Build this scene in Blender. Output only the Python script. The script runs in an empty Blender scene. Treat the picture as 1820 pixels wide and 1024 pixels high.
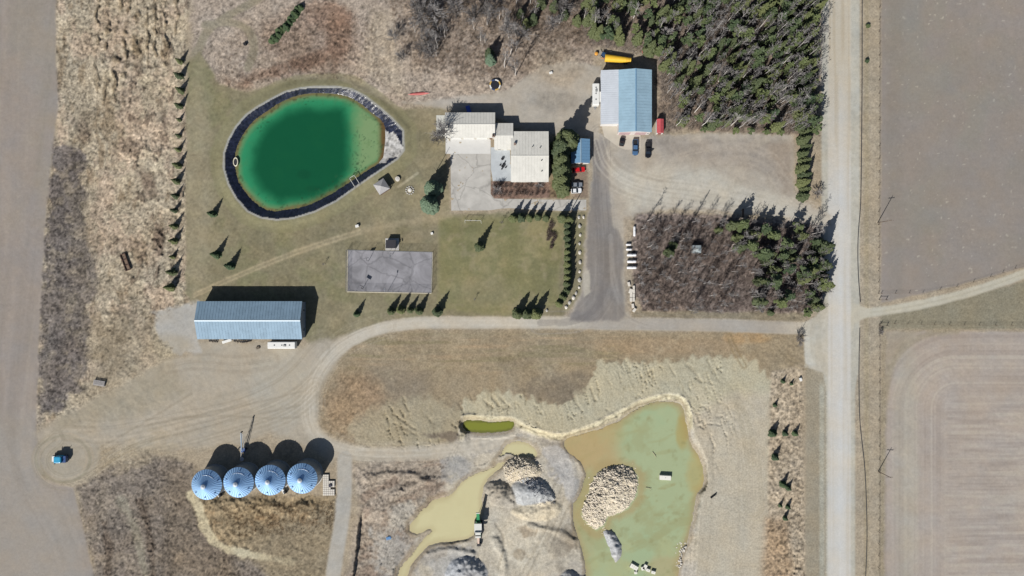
import bpy, math, random
import numpy as np
from math import sin, cos, radians, pi, sqrt, atan2
from mathutils import Vector

# ------------------------------------------------------------------ camera, sky, sun, exposure
sc = bpy.context.scene
S = 0.2                       # metres per photo pixel on the ground
CX, CY = 910.0, 512.0
HC = 243.0                    # camera height
FOC = HC / (1820 * S) * 36.0
cam_d = bpy.data.cameras.new('camera')
cam = bpy.data.objects.new('camera', cam_d)
sc.collection.objects.link(cam)
cam.location = (0, 0, HC)
cam.rotation_euler = (0, 0, 0)
cam_d.sensor_width = 36
cam_d.lens = FOC
cam_d.clip_end = 12000
sc.camera = cam

SUN_EL = radians(40)
SH_AZ = radians(29)           # direction the shadows fall, clockwise from picture-up
SHX, SHY = sin(SH_AZ), cos(SH_AZ)
w = bpy.data.worlds.new('World')
sc.world = w
w.use_nodes = True
nt = w.node_tree
bg = nt.nodes['Background']
sky = nt.nodes.new('ShaderNodeTexSky')
sky.sky_type = 'NISHITA'
sky.sun_disc = False
sky.sun_elevation = SUN_EL
sky.sun_rotation = atan2(-SHX, -SHY)
nt.links.new(sky.outputs[0], bg.inputs[0])
bg.inputs[1].default_value = 0.05
sd_ = bpy.data.lights.new('sun', 'SUN')
sd_.energy = 5.0
sd_.angle = radians(0.5)
sd_.color = (1.0, 0.965, 0.91)
sun = bpy.data.objects.new('sun', sd_)
sc.collection.objects.link(sun)
d = Vector((SHX * cos(SUN_EL), SHY * cos(SUN_EL), -sin(SUN_EL)))
sun.rotation_euler = d.to_track_quat('-Z', 'Y').to_euler()
sc.view_settings.view_transform = 'Standard'
sc.view_settings.look = 'None'
sc.view_settings.exposure = 0.56
sc.view_settings.gamma = 1.0

KEXP = 1.70                   # picture brightness of a flat sunlit surface of albedo 1

# ------------------------------------------------------------------ helpers
def lin(c):
    c = np.asarray(c, dtype=np.float64) / 255.0
    return np.where(c <= 0.04045, c / 12.92, ((c + 0.055) / 1.055) ** 2.4)

def alb(c):
    return lin(c) / KEXP

def P(px, py, h=0.0):
    k = 1 - h / HC
    return ((px - CX) * S * k, (CY - py) * S * k)

COL = sc.collection

def tag(o, label=None, cat=None, group=None, kind=None):
    if label: o['label'] = label
    if cat: o['category'] = cat
    if group: o['group'] = group
    if kind: o['kind'] = kind
    return o

def empty(name, loc, rz=0.0, label=None, cat=None, group=None):
    o = bpy.data.objects.new(name, None)
    o.empty_display_size = 0.5
    COL.objects.link(o)
    o.location = loc
    o.rotation_euler = (0, 0, rz)
    return tag(o, label, cat, group)

MATS = {}
def mat(name, rgb, rough=0.8, metal=0.0, var=0.12, scale=2.0, bump=0.0, bscale=None, rand=0.0, spec=0.3, wave=None, raw=False, emit=None):
    if name in MATS: return MATS[name]
    m = bpy.data.materials.new(name); m.use_nodes = True
    nt = m.node_tree; N = nt.nodes; L = nt.links
    b = N['Principled BSDF']
    a = rgb if raw else alb(rgb)
    tc = N.new('ShaderNodeTexCoord')
    nz = N.new('ShaderNodeTexNoise'); nz.inputs['Scale'].default_value = scale
    nz.inputs['Detail'].default_value = 5
    L.new(tc.outputs['Object'], nz.inputs['Vector'])
    mr = N.new('ShaderNodeMapRange')
    mr.inputs['From Min'].default_value = 0.3; mr.inputs['From Max'].default_value = 0.7
    mr.inputs['To Min'].default_value = 1 - var; mr.inputs['To Max'].default_value = 1 + var
    L.new(nz.outputs['Fac'], mr.inputs['Value'])
    fac = mr.outputs['Result']
    if rand > 0:
        oi = N.new('ShaderNodeObjectInfo')
        r2 = N.new('ShaderNodeMapRange')
        r2.inputs['To Min'].default_value = 1 - rand; r2.inputs['To Max'].default_value = 1 + rand
        L.new(oi.outputs['Random'], r2.inputs['Value'])
        mm = N.new('ShaderNodeMath'); mm.operation = 'MULTIPLY'
        L.new(fac, mm.inputs[0]); L.new(r2.outputs['Result'], mm.inputs[1]); fac = mm.outputs[0]
    vm = N.new('ShaderNodeVectorMath'); vm.operation = 'SCALE'
    vm.inputs[0].default_value = tuple(float(x) for x in a)
    L.new(fac, vm.inputs['Scale'])
    L.new(vm.outputs[0], b.inputs['Base Color'])
    b.inputs['Roughness'].default_value = rough
    b.inputs['Metallic'].default_value = metal
    b.inputs['Specular IOR Level'].default_value = spec
    if wave:
        wv = N.new('ShaderNodeTexWave'); wv.bands_direction = wave[0]
        wv.inputs['Scale'].default_value = wave[1]; wv.inputs['Distortion'].default_value = 0
        L.new(tc.outputs['Object'], wv.inputs['Vector'])
        bp = N.new('ShaderNodeBump'); bp.inputs['Strength'].default_value = wave[2]; bp.inputs['Distance'].default_value = 0.05
        L.new(wv.outputs['Fac'], bp.inputs['Height']); L.new(bp.outputs[0], b.inputs['Normal'])
    elif bump > 0:
        n2 = N.new('ShaderNodeTexNoise'); n2.inputs['Scale'].default_value = bscale or scale * 3
        n2.inputs['Detail'].default_value = 6
        L.new(tc.outputs['Object'], n2.inputs['Vector'])
        bp = N.new('ShaderNodeBump'); bp.inputs['Strength'].default_value = bump; bp.inputs['Distance'].default_value = 0.1
        L.new(n2.outputs['Fac'], bp.inputs['Height']); L.new(bp.outputs[0], b.inputs['Normal'])
    MATS[name] = m
    return m

def foliage_mat(name, c1, c2, rough=0.7):
    m = bpy.data.materials.new(name); m.use_nodes = True
    nt = m.node_tree; N = nt.nodes; L = nt.links
    b = N['Principled BSDF']
    oi = N.new('ShaderNodeObjectInfo')
    tc = N.new('ShaderNodeTexCoord')
    nz = N.new('ShaderNodeTexNoise'); nz.inputs['Scale'].default_value = 1.3; nz.inputs['Detail'].default_value = 4
    L.new(tc.outputs['Object'], nz.inputs['Vector'])
    ad = N.new('ShaderNodeMath'); ad.operation = 'ADD'
    L.new(oi.outputs['Random'], ad.inputs[0]); L.new(nz.outputs['Fac'], ad.inputs[1])
    hf = N.new('ShaderNodeMath'); hf.operation = 'MULTIPLY_ADD'; hf.inputs[1].default_value = 0.8; hf.inputs[2].default_value = -0.3
    L.new(ad.outputs[0], hf.inputs[0])
    mx = N.new('ShaderNodeMix'); mx.data_type = 'RGBA'; mx.clamp_factor = True
    mx.inputs[6].default_value = (*c1, 1); mx.inputs[7].default_value = (*c2, 1)
    L.new(hf.outputs[0], mx.inputs[0])
    L.new(mx.outputs[2], b.inputs['Base Color'])
    b.inputs['Roughness'].default_value = rough
    b.inputs['Specular IOR Level'].default_value = 0.25
    return m

class MB:
    def __init__(s): s.v = []; s.f = []
    def add(s, vs, fs):
        n = len(s.v); s.v += [tuple(p) for p in vs]; s.f += [tuple(i + n for i in f) for f in fs]; return s
    def box(s, x0, y0, z0, x1, y1, z1, rz=0, cx=None, cy=None):
        vs = [(x0,y0,z0),(x1,y0,z0),(x1,y1,z0),(x0,y1,z0),(x0,y0,z1),(x1,y0,z1),(x1,y1,z1),(x0,y1,z1)]
        if rz:
            if cx is None: cx = (x0+x1)/2; cy = (y0+y1)/2
            c, q = cos(rz), sin(rz)
            vs = [(cx+(x-cx)*c-(y-cy)*q, cy+(x-cx)*q+(y-cy)*c, z) for x, y, z in vs]
        return s.add(vs, [(0,3,2,1),(4,5,6,7),(0,1,5,4),(1,2,6,5),(2,3,7,6),(3,0,4,7)])
    def tube(s, p0, p1, r0, r1=None, n=8, cap=True):
        r1 = r0 if r1 is None else r1
        p0 = Vector(p0); p1 = Vector(p1); a = p1 - p0
        if a.length < 1e-6: return s
        a.normalize()
        u = a.orthogonal().normalized(); w_ = a.cross(u)
        vs = []
        for p, r in ((p0, r0), (p1, r1)):
            for i in range(n):
                t = 2*pi*i/n
                vs.append(tuple(p + (u*cos(t) + w_*sin(t))*r))
        fs = [(i, (i+1) % n, n+(i+1) % n, n+i) for i in range(n)]
        if cap: fs += [tuple(range(n-1, -1, -1)), tuple(range(n, 2*n))]
        return s.add(vs, fs)
    def path(s, pts, r, n=6):
        for a, b in zip(pts[:-1], pts[1:]): s.tube(a, b, r, r, n)
        return s
    def lathe(s, prof, n=32, c=(0, 0, 0), cap=True):
        vs = []; fs = []
        for r, z in prof:
            for i in range(n):
                t = 2*pi*i/n; vs.append((c[0]+r*cos(t), c[1]+r*sin(t), c[2]+z))
        for k in range(len(prof)-1):
            for i in range(n):
                j = (i+1) % n
                fs.append((k*n+i, k*n+j, (k+1)*n+j, (k+1)*n+i))
        if cap: fs += [tuple(range(n-1, -1, -1)), tuple(range((len(prof)-1)*n, len(prof)*n))]
        return s.add(vs, fs)
    def rings(s, rings):
        n = len(rings[0]); vs = [p for r in rings for p in r]; fs = []
        for k in range(len(rings)-1):
            for i in range(n):
                j = (i+1) % n; fs.append((k*n+i, k*n+j, (k+1)*n+j, (k+1)*n+i))
        fs += [tuple(range(n-1, -1, -1)), tuple(range((len(rings)-1)*n, len(rings)*n))]
        return s.add(vs, fs)
    def prism(s, pts, z0, z1):
        return s.rings([[(x, y, z0) for x, y in pts], [(x, y, z1) for x, y in pts]])
    def rock(s, c, r, rnd, sz=(1, 1, 0.75), n=7):
        prof = [(0.55, -0.6), (0.95, -0.1), (0.85, 0.45), (0.4, 0.85)]
        rg = []
        for q, z in prof:
            rg.append([(c[0]+r*sz[0]*q*cos(2*pi*i/n)*rnd.uniform(.75, 1.2), c[1]+r*sz[1]*q*sin(2*pi*i/n)*rnd.uniform(.75, 1.2), c[2]+r*sz[2]*(z+rnd.uniform(-.12, .12))) for i in range(n)])
        return s.rings(rg)
    def build(s, name, m, parent=None, smooth=False, loc=None):
        me = bpy.data.meshes.new(name); me.from_pydata(s.v, [], s.f); me.update()
        if smooth:
            me.polygons.foreach_set('use_smooth', [True]*len(me.polygons))
        me.materials.append(m)
        o = bpy.data.objects.new(name, me); COL.objects.link(o)
        if parent: o.parent = parent
        if loc: o.location = loc
        return o

def copy_tree(o, parent=None):
    c = o.copy(); COL.objects.link(c)
    if parent: c.parent = parent
    for ch in list(o.children): copy_tree(ch, c)
    return c

def rr(hl, hw, r, n=4):       # rounded rectangle outline
    pts = []
    for sx, sy, a0 in ((1, 1, 0), (-1, 1, 90), (-1, -1, 180), (1, -1, 270)):
        for k in range(n+1):
            a = radians(a0 + 90*k/n)
            pts.append((sx*(hl-r)+r*cos(a), sy*(hw-r)+r*sin(a)))
    return pts

ORD = ['first','second','third','fourth','fifth','sixth','seventh','eighth','ninth','tenth','eleventh','twelfth','thirteenth','fourteenth','fifteenth','sixteenth','seventeenth','eighteenth']

# ------------------------------------------------------------------ terrain as one height-and-colour grid in photo-pixel units
cu = np.arange(-84, 1904.1, 1.75)
cv = np.arange(-84, 1108.1, 1.75)
def ext(c):
    st = np.cumsum(1.75*1.28**np.arange(1, 34))
    return np.concatenate([(c[0]-st)[::-1], c, c[-1]+st])
gu = ext(cu).astype(np.float32); gv = ext(cv).astype(np.float32)
U0, V0 = np.meshgrid(gu, gv)
U = np.clip(U0, -60, 1880); V = np.clip(V0, -60, 1084)
FAR = ss0 = np.clip(np.maximum(np.abs(U0-910)-980, np.abs(V0-512)-580)/60, 0, 1).astype(np.float32)
NY, NX = U.shape

def noise(u, v, sc_, seed):
    rs = np.random.RandomState(seed)
    T = rs.rand(256, 256).astype(np.float32)*2-1
    x = u/sc_+1000.3; y = v/sc_+1000.7
    xi = np.floor(x).astype(int); yi = np.floor(y).astype(int)
    fx = x-xi; fy = y-yi
    fx = fx*fx*(3-2*fx); fy = fy*fy*(3-2*fy)
    a = T[yi & 255, xi & 255]; b = T[yi & 255, (xi+1) & 255]
    c = T[(yi+1) & 255, xi & 255]; d = T[(yi+1) & 255, (xi+1) & 255]
    return (a*(1-fx)+b*fx)*(1-fy)+(c*(1-fx)+d*fx)*fy
def fbm(u, v, sc_, seed, o=4, g=0.55):
    r = 0; a = 1; t = 0
    for k in range(o):
        r = r + a*noise(u, v, sc_/2**k, seed+k*17); t += a; a *= g
    return r/t
def ss(x, a, b):
    t = np.clip((x-a)/(b-a), 0, 1); return t*t*(3-2*t)

def sdp(pts, pad=60):         # signed distance to polygon, positive inside
    pts = np.array(pts, dtype=np.float32)
    out = np.full(U.shape, -float(pad), np.float32)
    x0, y0 = pts.min(0)-pad; x1, y1 = pts.max(0)+pad
    i0, i1 = np.searchsorted(U[0], [x0, x1]); j0, j1 = np.searchsorted(V[:, 0], [y0, y1])
    if x1 >= U.max(): i1 = NX
    if y1 >= V.max(): j1 = NY
    if x0 <= U.min(): i0 = 0
    if y0 <= V.min(): j0 = 0
    u = U[j0:j1, i0:i1]; v = V[j0:j1, i0:i1]
    d2 = np.full(u.shape, 1e9, np.float32); ins = np.zeros(u.shape, bool)
    for k in range(len(pts)):
        ax, ay = pts[k]; bx, by = pts[(k+1) % len(pts)]
        ex, ey = bx-ax, by-ay
        L2 = ex*ex+ey*ey+1e-9
        t = np.clip(((u-ax)*ex+(v-ay)*ey)/L2, 0, 1)
        d2 = np.minimum(d2, (u-ax-t*ex)**2+(v-ay-t*ey)**2)
        c = ((ay > v) != (by > v)) & (u < (bx-ax)*(v-ay)/(by-ay+1e-12)+ax)
        ins ^= c
    dd = np.sqrt(d2)
    out[j0:j1, i0:i1] = np.where(ins, dd, -dd)
    return out
def smooth_poly(pts, it=2, closed=True):
    for _ in range(it):
        q = []
        n = len(pts)
        rng = range(n) if closed else range(n-1)
        if not closed: q.append(pts[0])
        for i in rng:
            a = pts[i]; b = pts[(i+1) % n]
            q.append((a[0]*.75+b[0]*.25, a[1]*.75+b[1]*.25)); q.append((a[0]*.25+b[0]*.75, a[1]*.25+b[1]*.75))
        if not closed: q.append(pts[-1])
        pts = q
    return pts
def sdl(pts, pad=40, sm=2):   # distance to polyline
    if sm: pts = smooth_poly(pts, sm, False)
    pts = np.array(pts, dtype=np.float32)
    out = np.full(U.shape, float(pad), np.float32)
    x0, y0 = pts.min(0)-pad; x1, y1 = pts.max(0)+pad
    i0, i1 = np.searchsorted(U[0], [x0, x1]); j0, j1 = np.searchsorted(V[:, 0], [y0, y1])
    if x1 >= U.max(): i1 = NX
    if y1 >= V.max(): j1 = NY
    if y0 <= V.min(): j0 = 0
    u = U[j0:j1, i0:i1]; v = V[j0:j1, i0:i1]
    d2 = np.full(u.shape, float(pad)**2, np.float32)
    for k in range(len(pts)-1):
        ax, ay = pts[k]; bx, by = pts[k+1]; ex, ey = bx-ax, by-ay
        t = np.clip(((u-ax)*ex+(v-ay)*ey)/(ex*ex+ey*ey+1e-9), 0, 1)
        d2 = np.minimum(d2, (u-ax-t*ex)**2+(v-ay-t*ey)**2)
    out[j0:j1, i0:i1] = np.sqrt(d2)
    return out

# shared noises
N1 = fbm(U0, V0, 9, 1); N2 = fbm(U0, V0, 40, 2); N3 = fbm(U0, V0, 120, 3)
NF = fbm(U0, V0, 4.5, 4, 2); EW = fbm(U0, V0, 24, 5, 5, .68)*12        # edge wobble (px)
C = np.zeros(U.shape+(3,), np.float32)
Z = np.zeros(U.shape, np.float32)
AMP = np.full(U.shape, 0.10, np.float32)     # colour variation
REL = np.full(U.shape, 0.03, np.float32)     # relief amplitude (m)
RID = np.zeros(U.shape, np.int8)
C[:] = lin((166, 152, 132))
def lay(m, c, amp=None, rel=None, rid=None):
    global C, AMP, REL
    C = C*(1-m[..., None])+lin(c).astype(np.float32)*m[..., None]
    if amp is not None: AMP = AMP*(1-m)+amp*m
    if rel is not None: REL = REL*(1-m)+rel*m
    if rid is not None: RID[m > 0.5] = rid
def mk(sd, soft=4, wob=0.5): return ss(sd+EW*wob, -soft, soft)
def blob(cx, cy, rx, ry, ang=0, soft=0.35, wob=0.25):
    a = radians(ang); du = U-cx; dv = V-cy
    x = (du*cos(a)+dv*sin(a))/rx; y = (-du*sin(a)+dv*cos(a))/ry
    return ss(1-np.sqrt(x*x+y*y)+EW/9*wob, -soft, soft)
def ruts(pl, wd, seed, k, c1, c2, fine=2.2):
    dd = sdl(pl, int(wd)+6); ww_ = 1-ss(dd, wd*.45, wd)
    t = noise(dd+EW*.12, V0*.02+U0*.02, fine, seed)*.6+noise(dd+EW*.15, V0*.015+U0*.015, fine*2.2, seed+1)*.6
    lay(ww_*ss(t, .1, .6)*k, c1); lay(ww_*ss(-t, .1, .6)*k, c2)
RG = dict(ground=0, gravel_road=1, driveway=2, farm_field=3, lawn=4, pond_bank=5, pit_ground=6, path=7, beach=8, forest_floor=9)

# rough dry grass west
gw = mk(sdp([(100,-70),(340,-70),(330,80),(330,520),(345,545),(310,620),(250,680),(170,720),(60,760),(70,560),(80,400),(100,250)]))
lay(gw, (176,163,143), .2, .15)
lay(ss(fbm(U0, V0, 26, 71, 4), .1, .5)*gw*mk(sdp([(190,60),(325,60),(330,520),(200,560),(160,300)]), 12), (196,182,158))
lay(ss(fbm(U0*1.8, V0*.7, 30, 72, 4), .1, .45)*gw, (150,134,113))
lay(ss(fbm(U0*1.2, V0*.8, 46, 191, 5, .62), .05, .4)*gw*.7, (186,165,145))
DS = ss(fbm(U0*1.3+V0*.3, V0*.6, 17, 192, 4, .6), .26, .5)*gw*ss(U0, 170, 215)
lay(DS*.75, (118,102,88), .25); Z += DS*.45*(1-ss(V, 500, 540))
for a_ in ((228,258,12,14,-20),(262,318,14,9,40),(268,338,10,16,-30),(280,410,7,22,-10),(283,432,8,16,0),(150,232,10,20,0),(290,210,8,34,-5),(232,208,22,8,30)): lay(blob(*a_, soft=.6, wob=.9)*.7, (112,96,84), .25, .3)
# dark rows of tufts north-west
rows = mk(sdp([(150,-70),(322,-70),(318,40),(300,110),(250,140),(215,190),(175,180),(165,90)]), 6, 1)
rp = 0.5+0.5*np.cos((U0+V0*.04+fbm(U0, V0, 20, 73, 3)*10)*2*pi/17.5)
RT = rows*ss(rp*0.7+fbm(U0, V0, 13, 74, 3)*.55, .35, .85)
lay(RT*.75, (122,106,84), .25)
Z += RT*0.65
# dark weed patch
lay(mk(sdp([(92,240),(150,270),(150,400),(165,460),(162,600),(158,672),(100,720),(68,745),(66,620),(74,480),(84,350)])+fbm(U0, V0, 30, 190, 5, .65)*26, 7, .8), (114,106,102), .24, .12)
lay(blob(125,420,60,200,0,.5,1.2)*ss(fbm(U0, V0, 16, 170, 4), .05, .4)*.6, (150,138,122), .2)
lay(blob(150,480,30,180,0,.4,1)*.35, (140,128,112), .2)
# west field
wf = mk(sdp([(-400,-400),(98,-400),(99,100),(104,190),(92,270),(80,400),(72,540),(66,700),(64,760),(75,850),(130,868),(150,950),(168,1024),(172,1500),(-400,1500)]), 3, .25)
lay(wf, (153,143,136), .04, .015, RG['farm_field'])
lay(wf*ss(fbm(U0*3, V0*.25, 40, 75, 3), 0, .6)*.5, (164,153,144))
lay(wf*ss(fbm(U0+V0*.12, V0*.06, 14, 171, 3), .1, .6)*.35, (140,132,122)); lay(wf*ss(N3, .1, .6)*.35, (150,144,132))
lay(mk(sdp([(-60,740),(60,740),(90,860),(150,900),(160,1084),(-60,1084)]), 30)*wf, (158,150,142))
# north scrub
ns = mk(sdp([(340,-70),(1060,-70),(1050,160),(700,190),(660,180),(600,150),(520,150),(400,160),(340,140)]), 8, .8)
lay(ns, (168,154,141), .16, .10)
lay(blob(560,70,95,60)*ns, (150,132,118), .2, .2)
for a in ((480,130,60,12,-12),(600,80,18,45,10),(545,110,60,12,-15),(430,150,20,12,0),(590,30,40,20,0)):
    lay(blob(*a, soft=.6, wob=.7)*.7, (128,103,88), .25, .2)
lay(mk(sdp([(700,-70),(900,-70),(1060,40),(1050,160),(860,140),(740,110)]), 16, 1), (146,132,120), .22, .15)
lay(mk(sdp([(660,20),(700,20),(720,180),(640,120)]), 14), (176,161,143), .15)
for pl, wd in (([(330,110),(352,95),(362,60),(400,30),(450,5),(480,-20)], 6), ([(365,45),(410,38),(440,50),(455,80),(440,120)], 6)):
    lay(1-ss(sdl(pl)+EW*.3, wd-2, wd+4), (150,140,122), .08)
lay(mk(sdp([(165,580),(240,560),(300,600),(300,660),(200,700),(150,720)]), 24, 1)*.7, (160,147,127), .12, .06)
lay(blob(205,600,28,60,20,.5,1)*.6, (138,124,104))
lay(blob(320,690,60,40,0,.6,.8)*.5, (160,150,122))
# lawn
lawn = mk(sdp([(333,110),(355,90),(390,150),(440,165),(520,140),(600,142),(660,170),(705,195),(790,190),(800,380),(1045,375),(1040,420),(1035,520),(1000,562),(700,565),(650,585),(560,625),(540,600),(345,540),(330,520)]), 4, .4)
lay(lawn, (137,129,105), .10, .03, RG['lawn'])
lay(lawn*ss(N2+N3*.6, -.05, .45)*.75, (124,121,92))
lay(lawn*ss(-N3+N2*.4, .1, .6)*.6, (156,144,120)); lay(lawn*ss(-N2+N1*.3, .15, .5)*.35, (116,110,84))
lay(blob(350,330,25,200)*lawn*.6, (158,147,124))
gl = mk(sdp([(780,385),(990,385),(1000,400),(990,540),(880,560),(780,550)]), 6, .3)
lay(gl, (131,127,93), .07, .02, RG['lawn'])
lay(gl*ss(fbm(U0*.3, V0*2, 30, 76, 3), 0, .5)*.4, (142,136,102)); lay(gl*ss(N2+N1*.6, .0, .5)*.6, (146,136,104)); lay(gl*ss(-N2+N3*.3, .1, .5)*.4, (112,114,78))
lay(gl*blob(860,520,50,30)*.5, (143,133,105))
lay(gl*mk(sdp([(942,458),(992,458),(990,530),(945,520)]), 3, .1)*.35, (115,112,82))
# mown verge round the pond
lay(lawn*ss(fbm(U0, V0, 18, 172, 4), .12, .5)*.5, (150,140,114))
# field track across the lawn
lay((1-ss(sdl([(345,525),(400,500),(470,470),(560,436),(640,412),(720,396),(800,384)])+EW*.3, 1, 9))*.42, (172,158,132), .08, .02, RG['path'])
for off in (-3.5, 3.5):
    lay((1-ss(sdl([(345,525+off),(400,500+off),(470,470+off),(560,436+off),(640,412+off)])+EW*.08, .6, 2.6))*.42, (184,168,138))
lay((1-ss(sdl([(708,332),(728,318),(742,308)], 30), 1, 3.5))*.7, (180,170,145))
lay(blob(742,420,30,10,-15)*.3, (160,145,120))
# meadow strip between loop road and pit
ms = mk(sdp([(590,640),(640,600),(720,586),(1430,590),(1440,640),(1370,665),(1360,760),(1230,740),(1000,770),(820,800),(640,800),(570,760),(560,700)]), 6, .5)
lay(ms, (154,139,116), .10, .06)
stri = fbm(U0*.12, V0*1.6, 12, 77, 4)
lay(ms*ss(stri, .05, .5)*mk(sdp([(620,595),(1130,595),(1100,650),(900,660),(620,665)]), 10)*.7, (178,155,126))
lay(ms*ss(-stri, .05, .5)*mk(sdp([(620,595),(1130,595),(1100,650),(900,660),(620,665)]), 10)*.5, (130,122,92))
lay(ms*blob(1010,690,90,28,-5)*.8, (131,120,105))
lay(ms*blob(1180,615,130,16)*.6, (164,142,115)); lay(ms*blob(700,690,70,45)*.55, (138,126,112)); lay(ms*blob(1330,600,40,12)*.7, (172,142,104))
lay(ms*ss(fbm(U0, V0, 28, 78, 4), .15, .5)*.4, (170,156,132))
lay(ms*blob(630,720,55,60)*.5, (158,130,102), .18)
# churned spoil fans along the pit
pg = np.abs(((U0+V0*.45+EW*1.3)/23.0) % 1.0-.5)*2
fan = ss(sdp([(820,716),(870,690),(935,702),(1000,722),(1030,690),(1060,640),(1180,638),(1270,630),(1345,640),(1375,680),(1370,780),(1350,1084),(1220,1084),(1240,880),(1215,720),(1010,790),(920,765),(822,748)])+pg*9-8+EW*.9, -5, 4)
lay(fan, (184,176,153), .035, .03)
fan2 = ss(sdp([(610,760),(680,715),(760,700),(835,735),(835,770),(760,800),(640,796)])+pg*7-8+EW, -14, 8)
lay(fan2*.6, (172,163,140), .05, .04)
FANR = np.maximum(fan, fan2)*mk(sdp([(600,690),(800,690),(900,650),(1050,630),(1290,630),(1330,720),(1260,860),(1225,720),(1010,790),(900,760),(800,800),(640,800)]), 14)
ru = (U0-V0*.25+fbm(U0, V0, 60, 80, 2)*30)/7.0
rg_ = 1-np.abs((ru % 1.0)-.5)*2
Z += FANR*(ss(rg_, .05, 1)*.07*(.3+ss(fbm(U0, V0, 22, 87, 2), -.3, .5))+fbm(U0*1.6+V0*.4, V0*.4, 26, 81, 3)*.26)
for pl_ in ([(857,708),(866,716),(873,726)],[(873,703),(884,716),(894,728)],[(890,706),(898,716),(906,724)],[(815,714),(822,728),(825,742)],[(835,702),(840,712)],[(700,736),(720,750),(740,764)],[(748,730),(762,742),(772,760)],[(700,752),(722,764),(742,774)],[(1078,728),(1086,734),(1094,734)],[(1214,690),(1222,702),(1236,712)],[(1222,648),(1236,662),(1246,678)],[(1258,640),(1266,656)],[(1190,650),(1200,668)],[(1100,660),(1104,680)],[(1050,690),(1058,712)],[(960,708),(964,724)],[(1240,758),(1262,752),(1284,756)],[(1250,738),(1270,742),(1290,738)],[(1245,722),(1268,722)],[(990,716),(994,732)],[(1020,706),(1030,726)],[(930,690),(936,712)]):
    dl_ = sdl(pl_, 12, 1)+EW*.12; Z -= (1-ss(np.abs(dl_+EW*.2), .2, 3.2))*.34*ss(N1, -.6, .3); lay((1-ss(np.abs(dl_+EW*.2), .1, 2.0))*.35, (128,114,90))
gul = np.abs(fbm(U0*1.7-V0*.5, V0*.32+U0*.1, 17, 88, 3))
Z -= FANR*(1-ss(gul, .0, .06))*.55*ss(fbm(U0, V0, 45, 89, 2), -.1, .3)
lay(FANR*(1-ss(gul, .0, .07))*.35, (150,138,110))
lay(mk(sdp([(1230,740),(1300,700),(1370,700),(1372,1084),(1230,1084)]), 12)*.9, (187,177,160), .05, .03)
# pit bottom
PIT = [(660,1084),(670,1000),(690,950),(712,905),(745,872),(770,840),(790,815),(806,790),(816,770),(820,752),(824,735),(870,738),(915,742),(940,757),(985,772),(1010,768),(1060,750),(1100,730),(1140,709),(1180,698),(1212,701),(1230,728),(1232,770),(1254,808),(1260,850),(1246,890),(1238,960),(1236,1084)]
sp = sdp(smooth_poly(PIT, 1), 60)
pit = ss(sp+EW*.35, -3, 3)
lay(pit, (192,183,167), .05, .05, RG['pit_ground'])
lay(ss(fbm(U0*1.0+V0*.6, V0*.35-U0*.2, 26, 82, 5, .65), .05, .4)*pit*.6, (162,152,138)); lay(ss(-fbm(U0*.9+V0*.7, V0*.35-U0*.2, 20, 182, 5, .65), .1, .4)*pit*.5, (196,188,172))
lay(pit*ss(fbm(U0, V0, 40, 83, 4), .05, .4)*.6, (176,172,166))
lay(pit*.35, (190,180,165))
west_pit = mk(sdp([(625,830),(700,815),(800,815),(790,880),(740,920),(720,1084),(600,1084),(640,900)]), 10, 1)
lay(west_pit, (165,152,138), .14, .16)
lay(west_pit*ss(fbm(U0-V0*.5, (V0+U0*.5)*2, 40, 84, 4), .0, .4)*.6, (142,122,107))
for a, c in (((805,830,38,22,20),(166,163,160)),((870,790,48,16,-8),(168,164,160)),((800,1000,50,30,0),(170,168,166)),((1000,835,16,50,-20),(178,174,172)),((1020,870,12,35,0),(160,158,156)),((990,800,28,18,10),(150,142,132)),((935,960,62,44,0),(206,197,180)),((1000,965,26,40,-10),(150,140,126)),((690,990,30,40,0),(172,168,162)),((840,850,20,14,0),(160,158,158)),((715,915,30,18,-30),(186,180,170)),((790,775,26,8,5),(112,100,90)),((943,945,16,9,10),(150,134,114)),((925,985,12,9,0),(160,146,126)),((1010,955,13,32,-12),(138,128,114)),((760,985,60,12,-30),(158,150,140))):
    lay(blob(*a, soft=.35, wob=1.0)*.75, c, .05)
lay(pit*(1-ss(np.abs(sp-5)+EW*.2, 4, 10))*mk(sdp([(820,720),(1220,680),(1240,760),(1000,800),(820,780)]), 8), (203,193,165), .08, .2)
# tracks in pit
for pl in ([(1010,860),(990,920),(960,980),(930,1040)],[(1000,860),(980,920),(950,980),(915,1040)],[(1030,870),(1005,910),(985,960)],[(880,930),(900,960),(885,1010)]):
    lay((1-ss(sdl(pl, 20), 1.2, 3))*.5, (150,140,124)); Z -= (1-ss(sdl(pl, 20), .8, 3.2))*.15
PW = 9+22*(1-ss(U, 815, 900))
Z -= ss(sp+EW*.15, -2, PW)*2.0
Z += pit*fbm(U0*1.2+V0*.5, V0*.6-U0*.3, 26, 85, 5, .6)*.55
nb = pit*(1-ss(sp, 10, 17))*mk(sdp([(815,700),(1220,680),(1240,760),(1000,800),(820,780)]), 6, .1)
sc_ = np.abs(((U0+V0*.3+EW*.8)/19.0) % 1-.5)*2
Z += nb*(sc_*.55+np.abs(noise(U0, V0, 8, 183))*.5)
lay(nb*ss(noise(U0+V0, V0, 6, 184), .2, .6)*.4, (172,160,134))
lay((1-ss(np.abs(sp-7-3*noise(U0, V0, 12, 185)), .4, 2))*mk(sdp([(915,725),(1220,680),(1240,730),(1000,800),(915,765)]), 6, .1)*.6, (140,128,106))
Z -= 2.0*ss(U-(638-(V-925)*.12)+EW*.2, 0, 3)*ss(V, 905, 930)*(1-ss(U, 650, 715))
# bank ledges
Z -= pit*ss(np.sin(sp*1.3+EW*.5), .3, 1)*.25*ss(sp, 0, 2)*(1-ss(sp, 12, 18))
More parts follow.
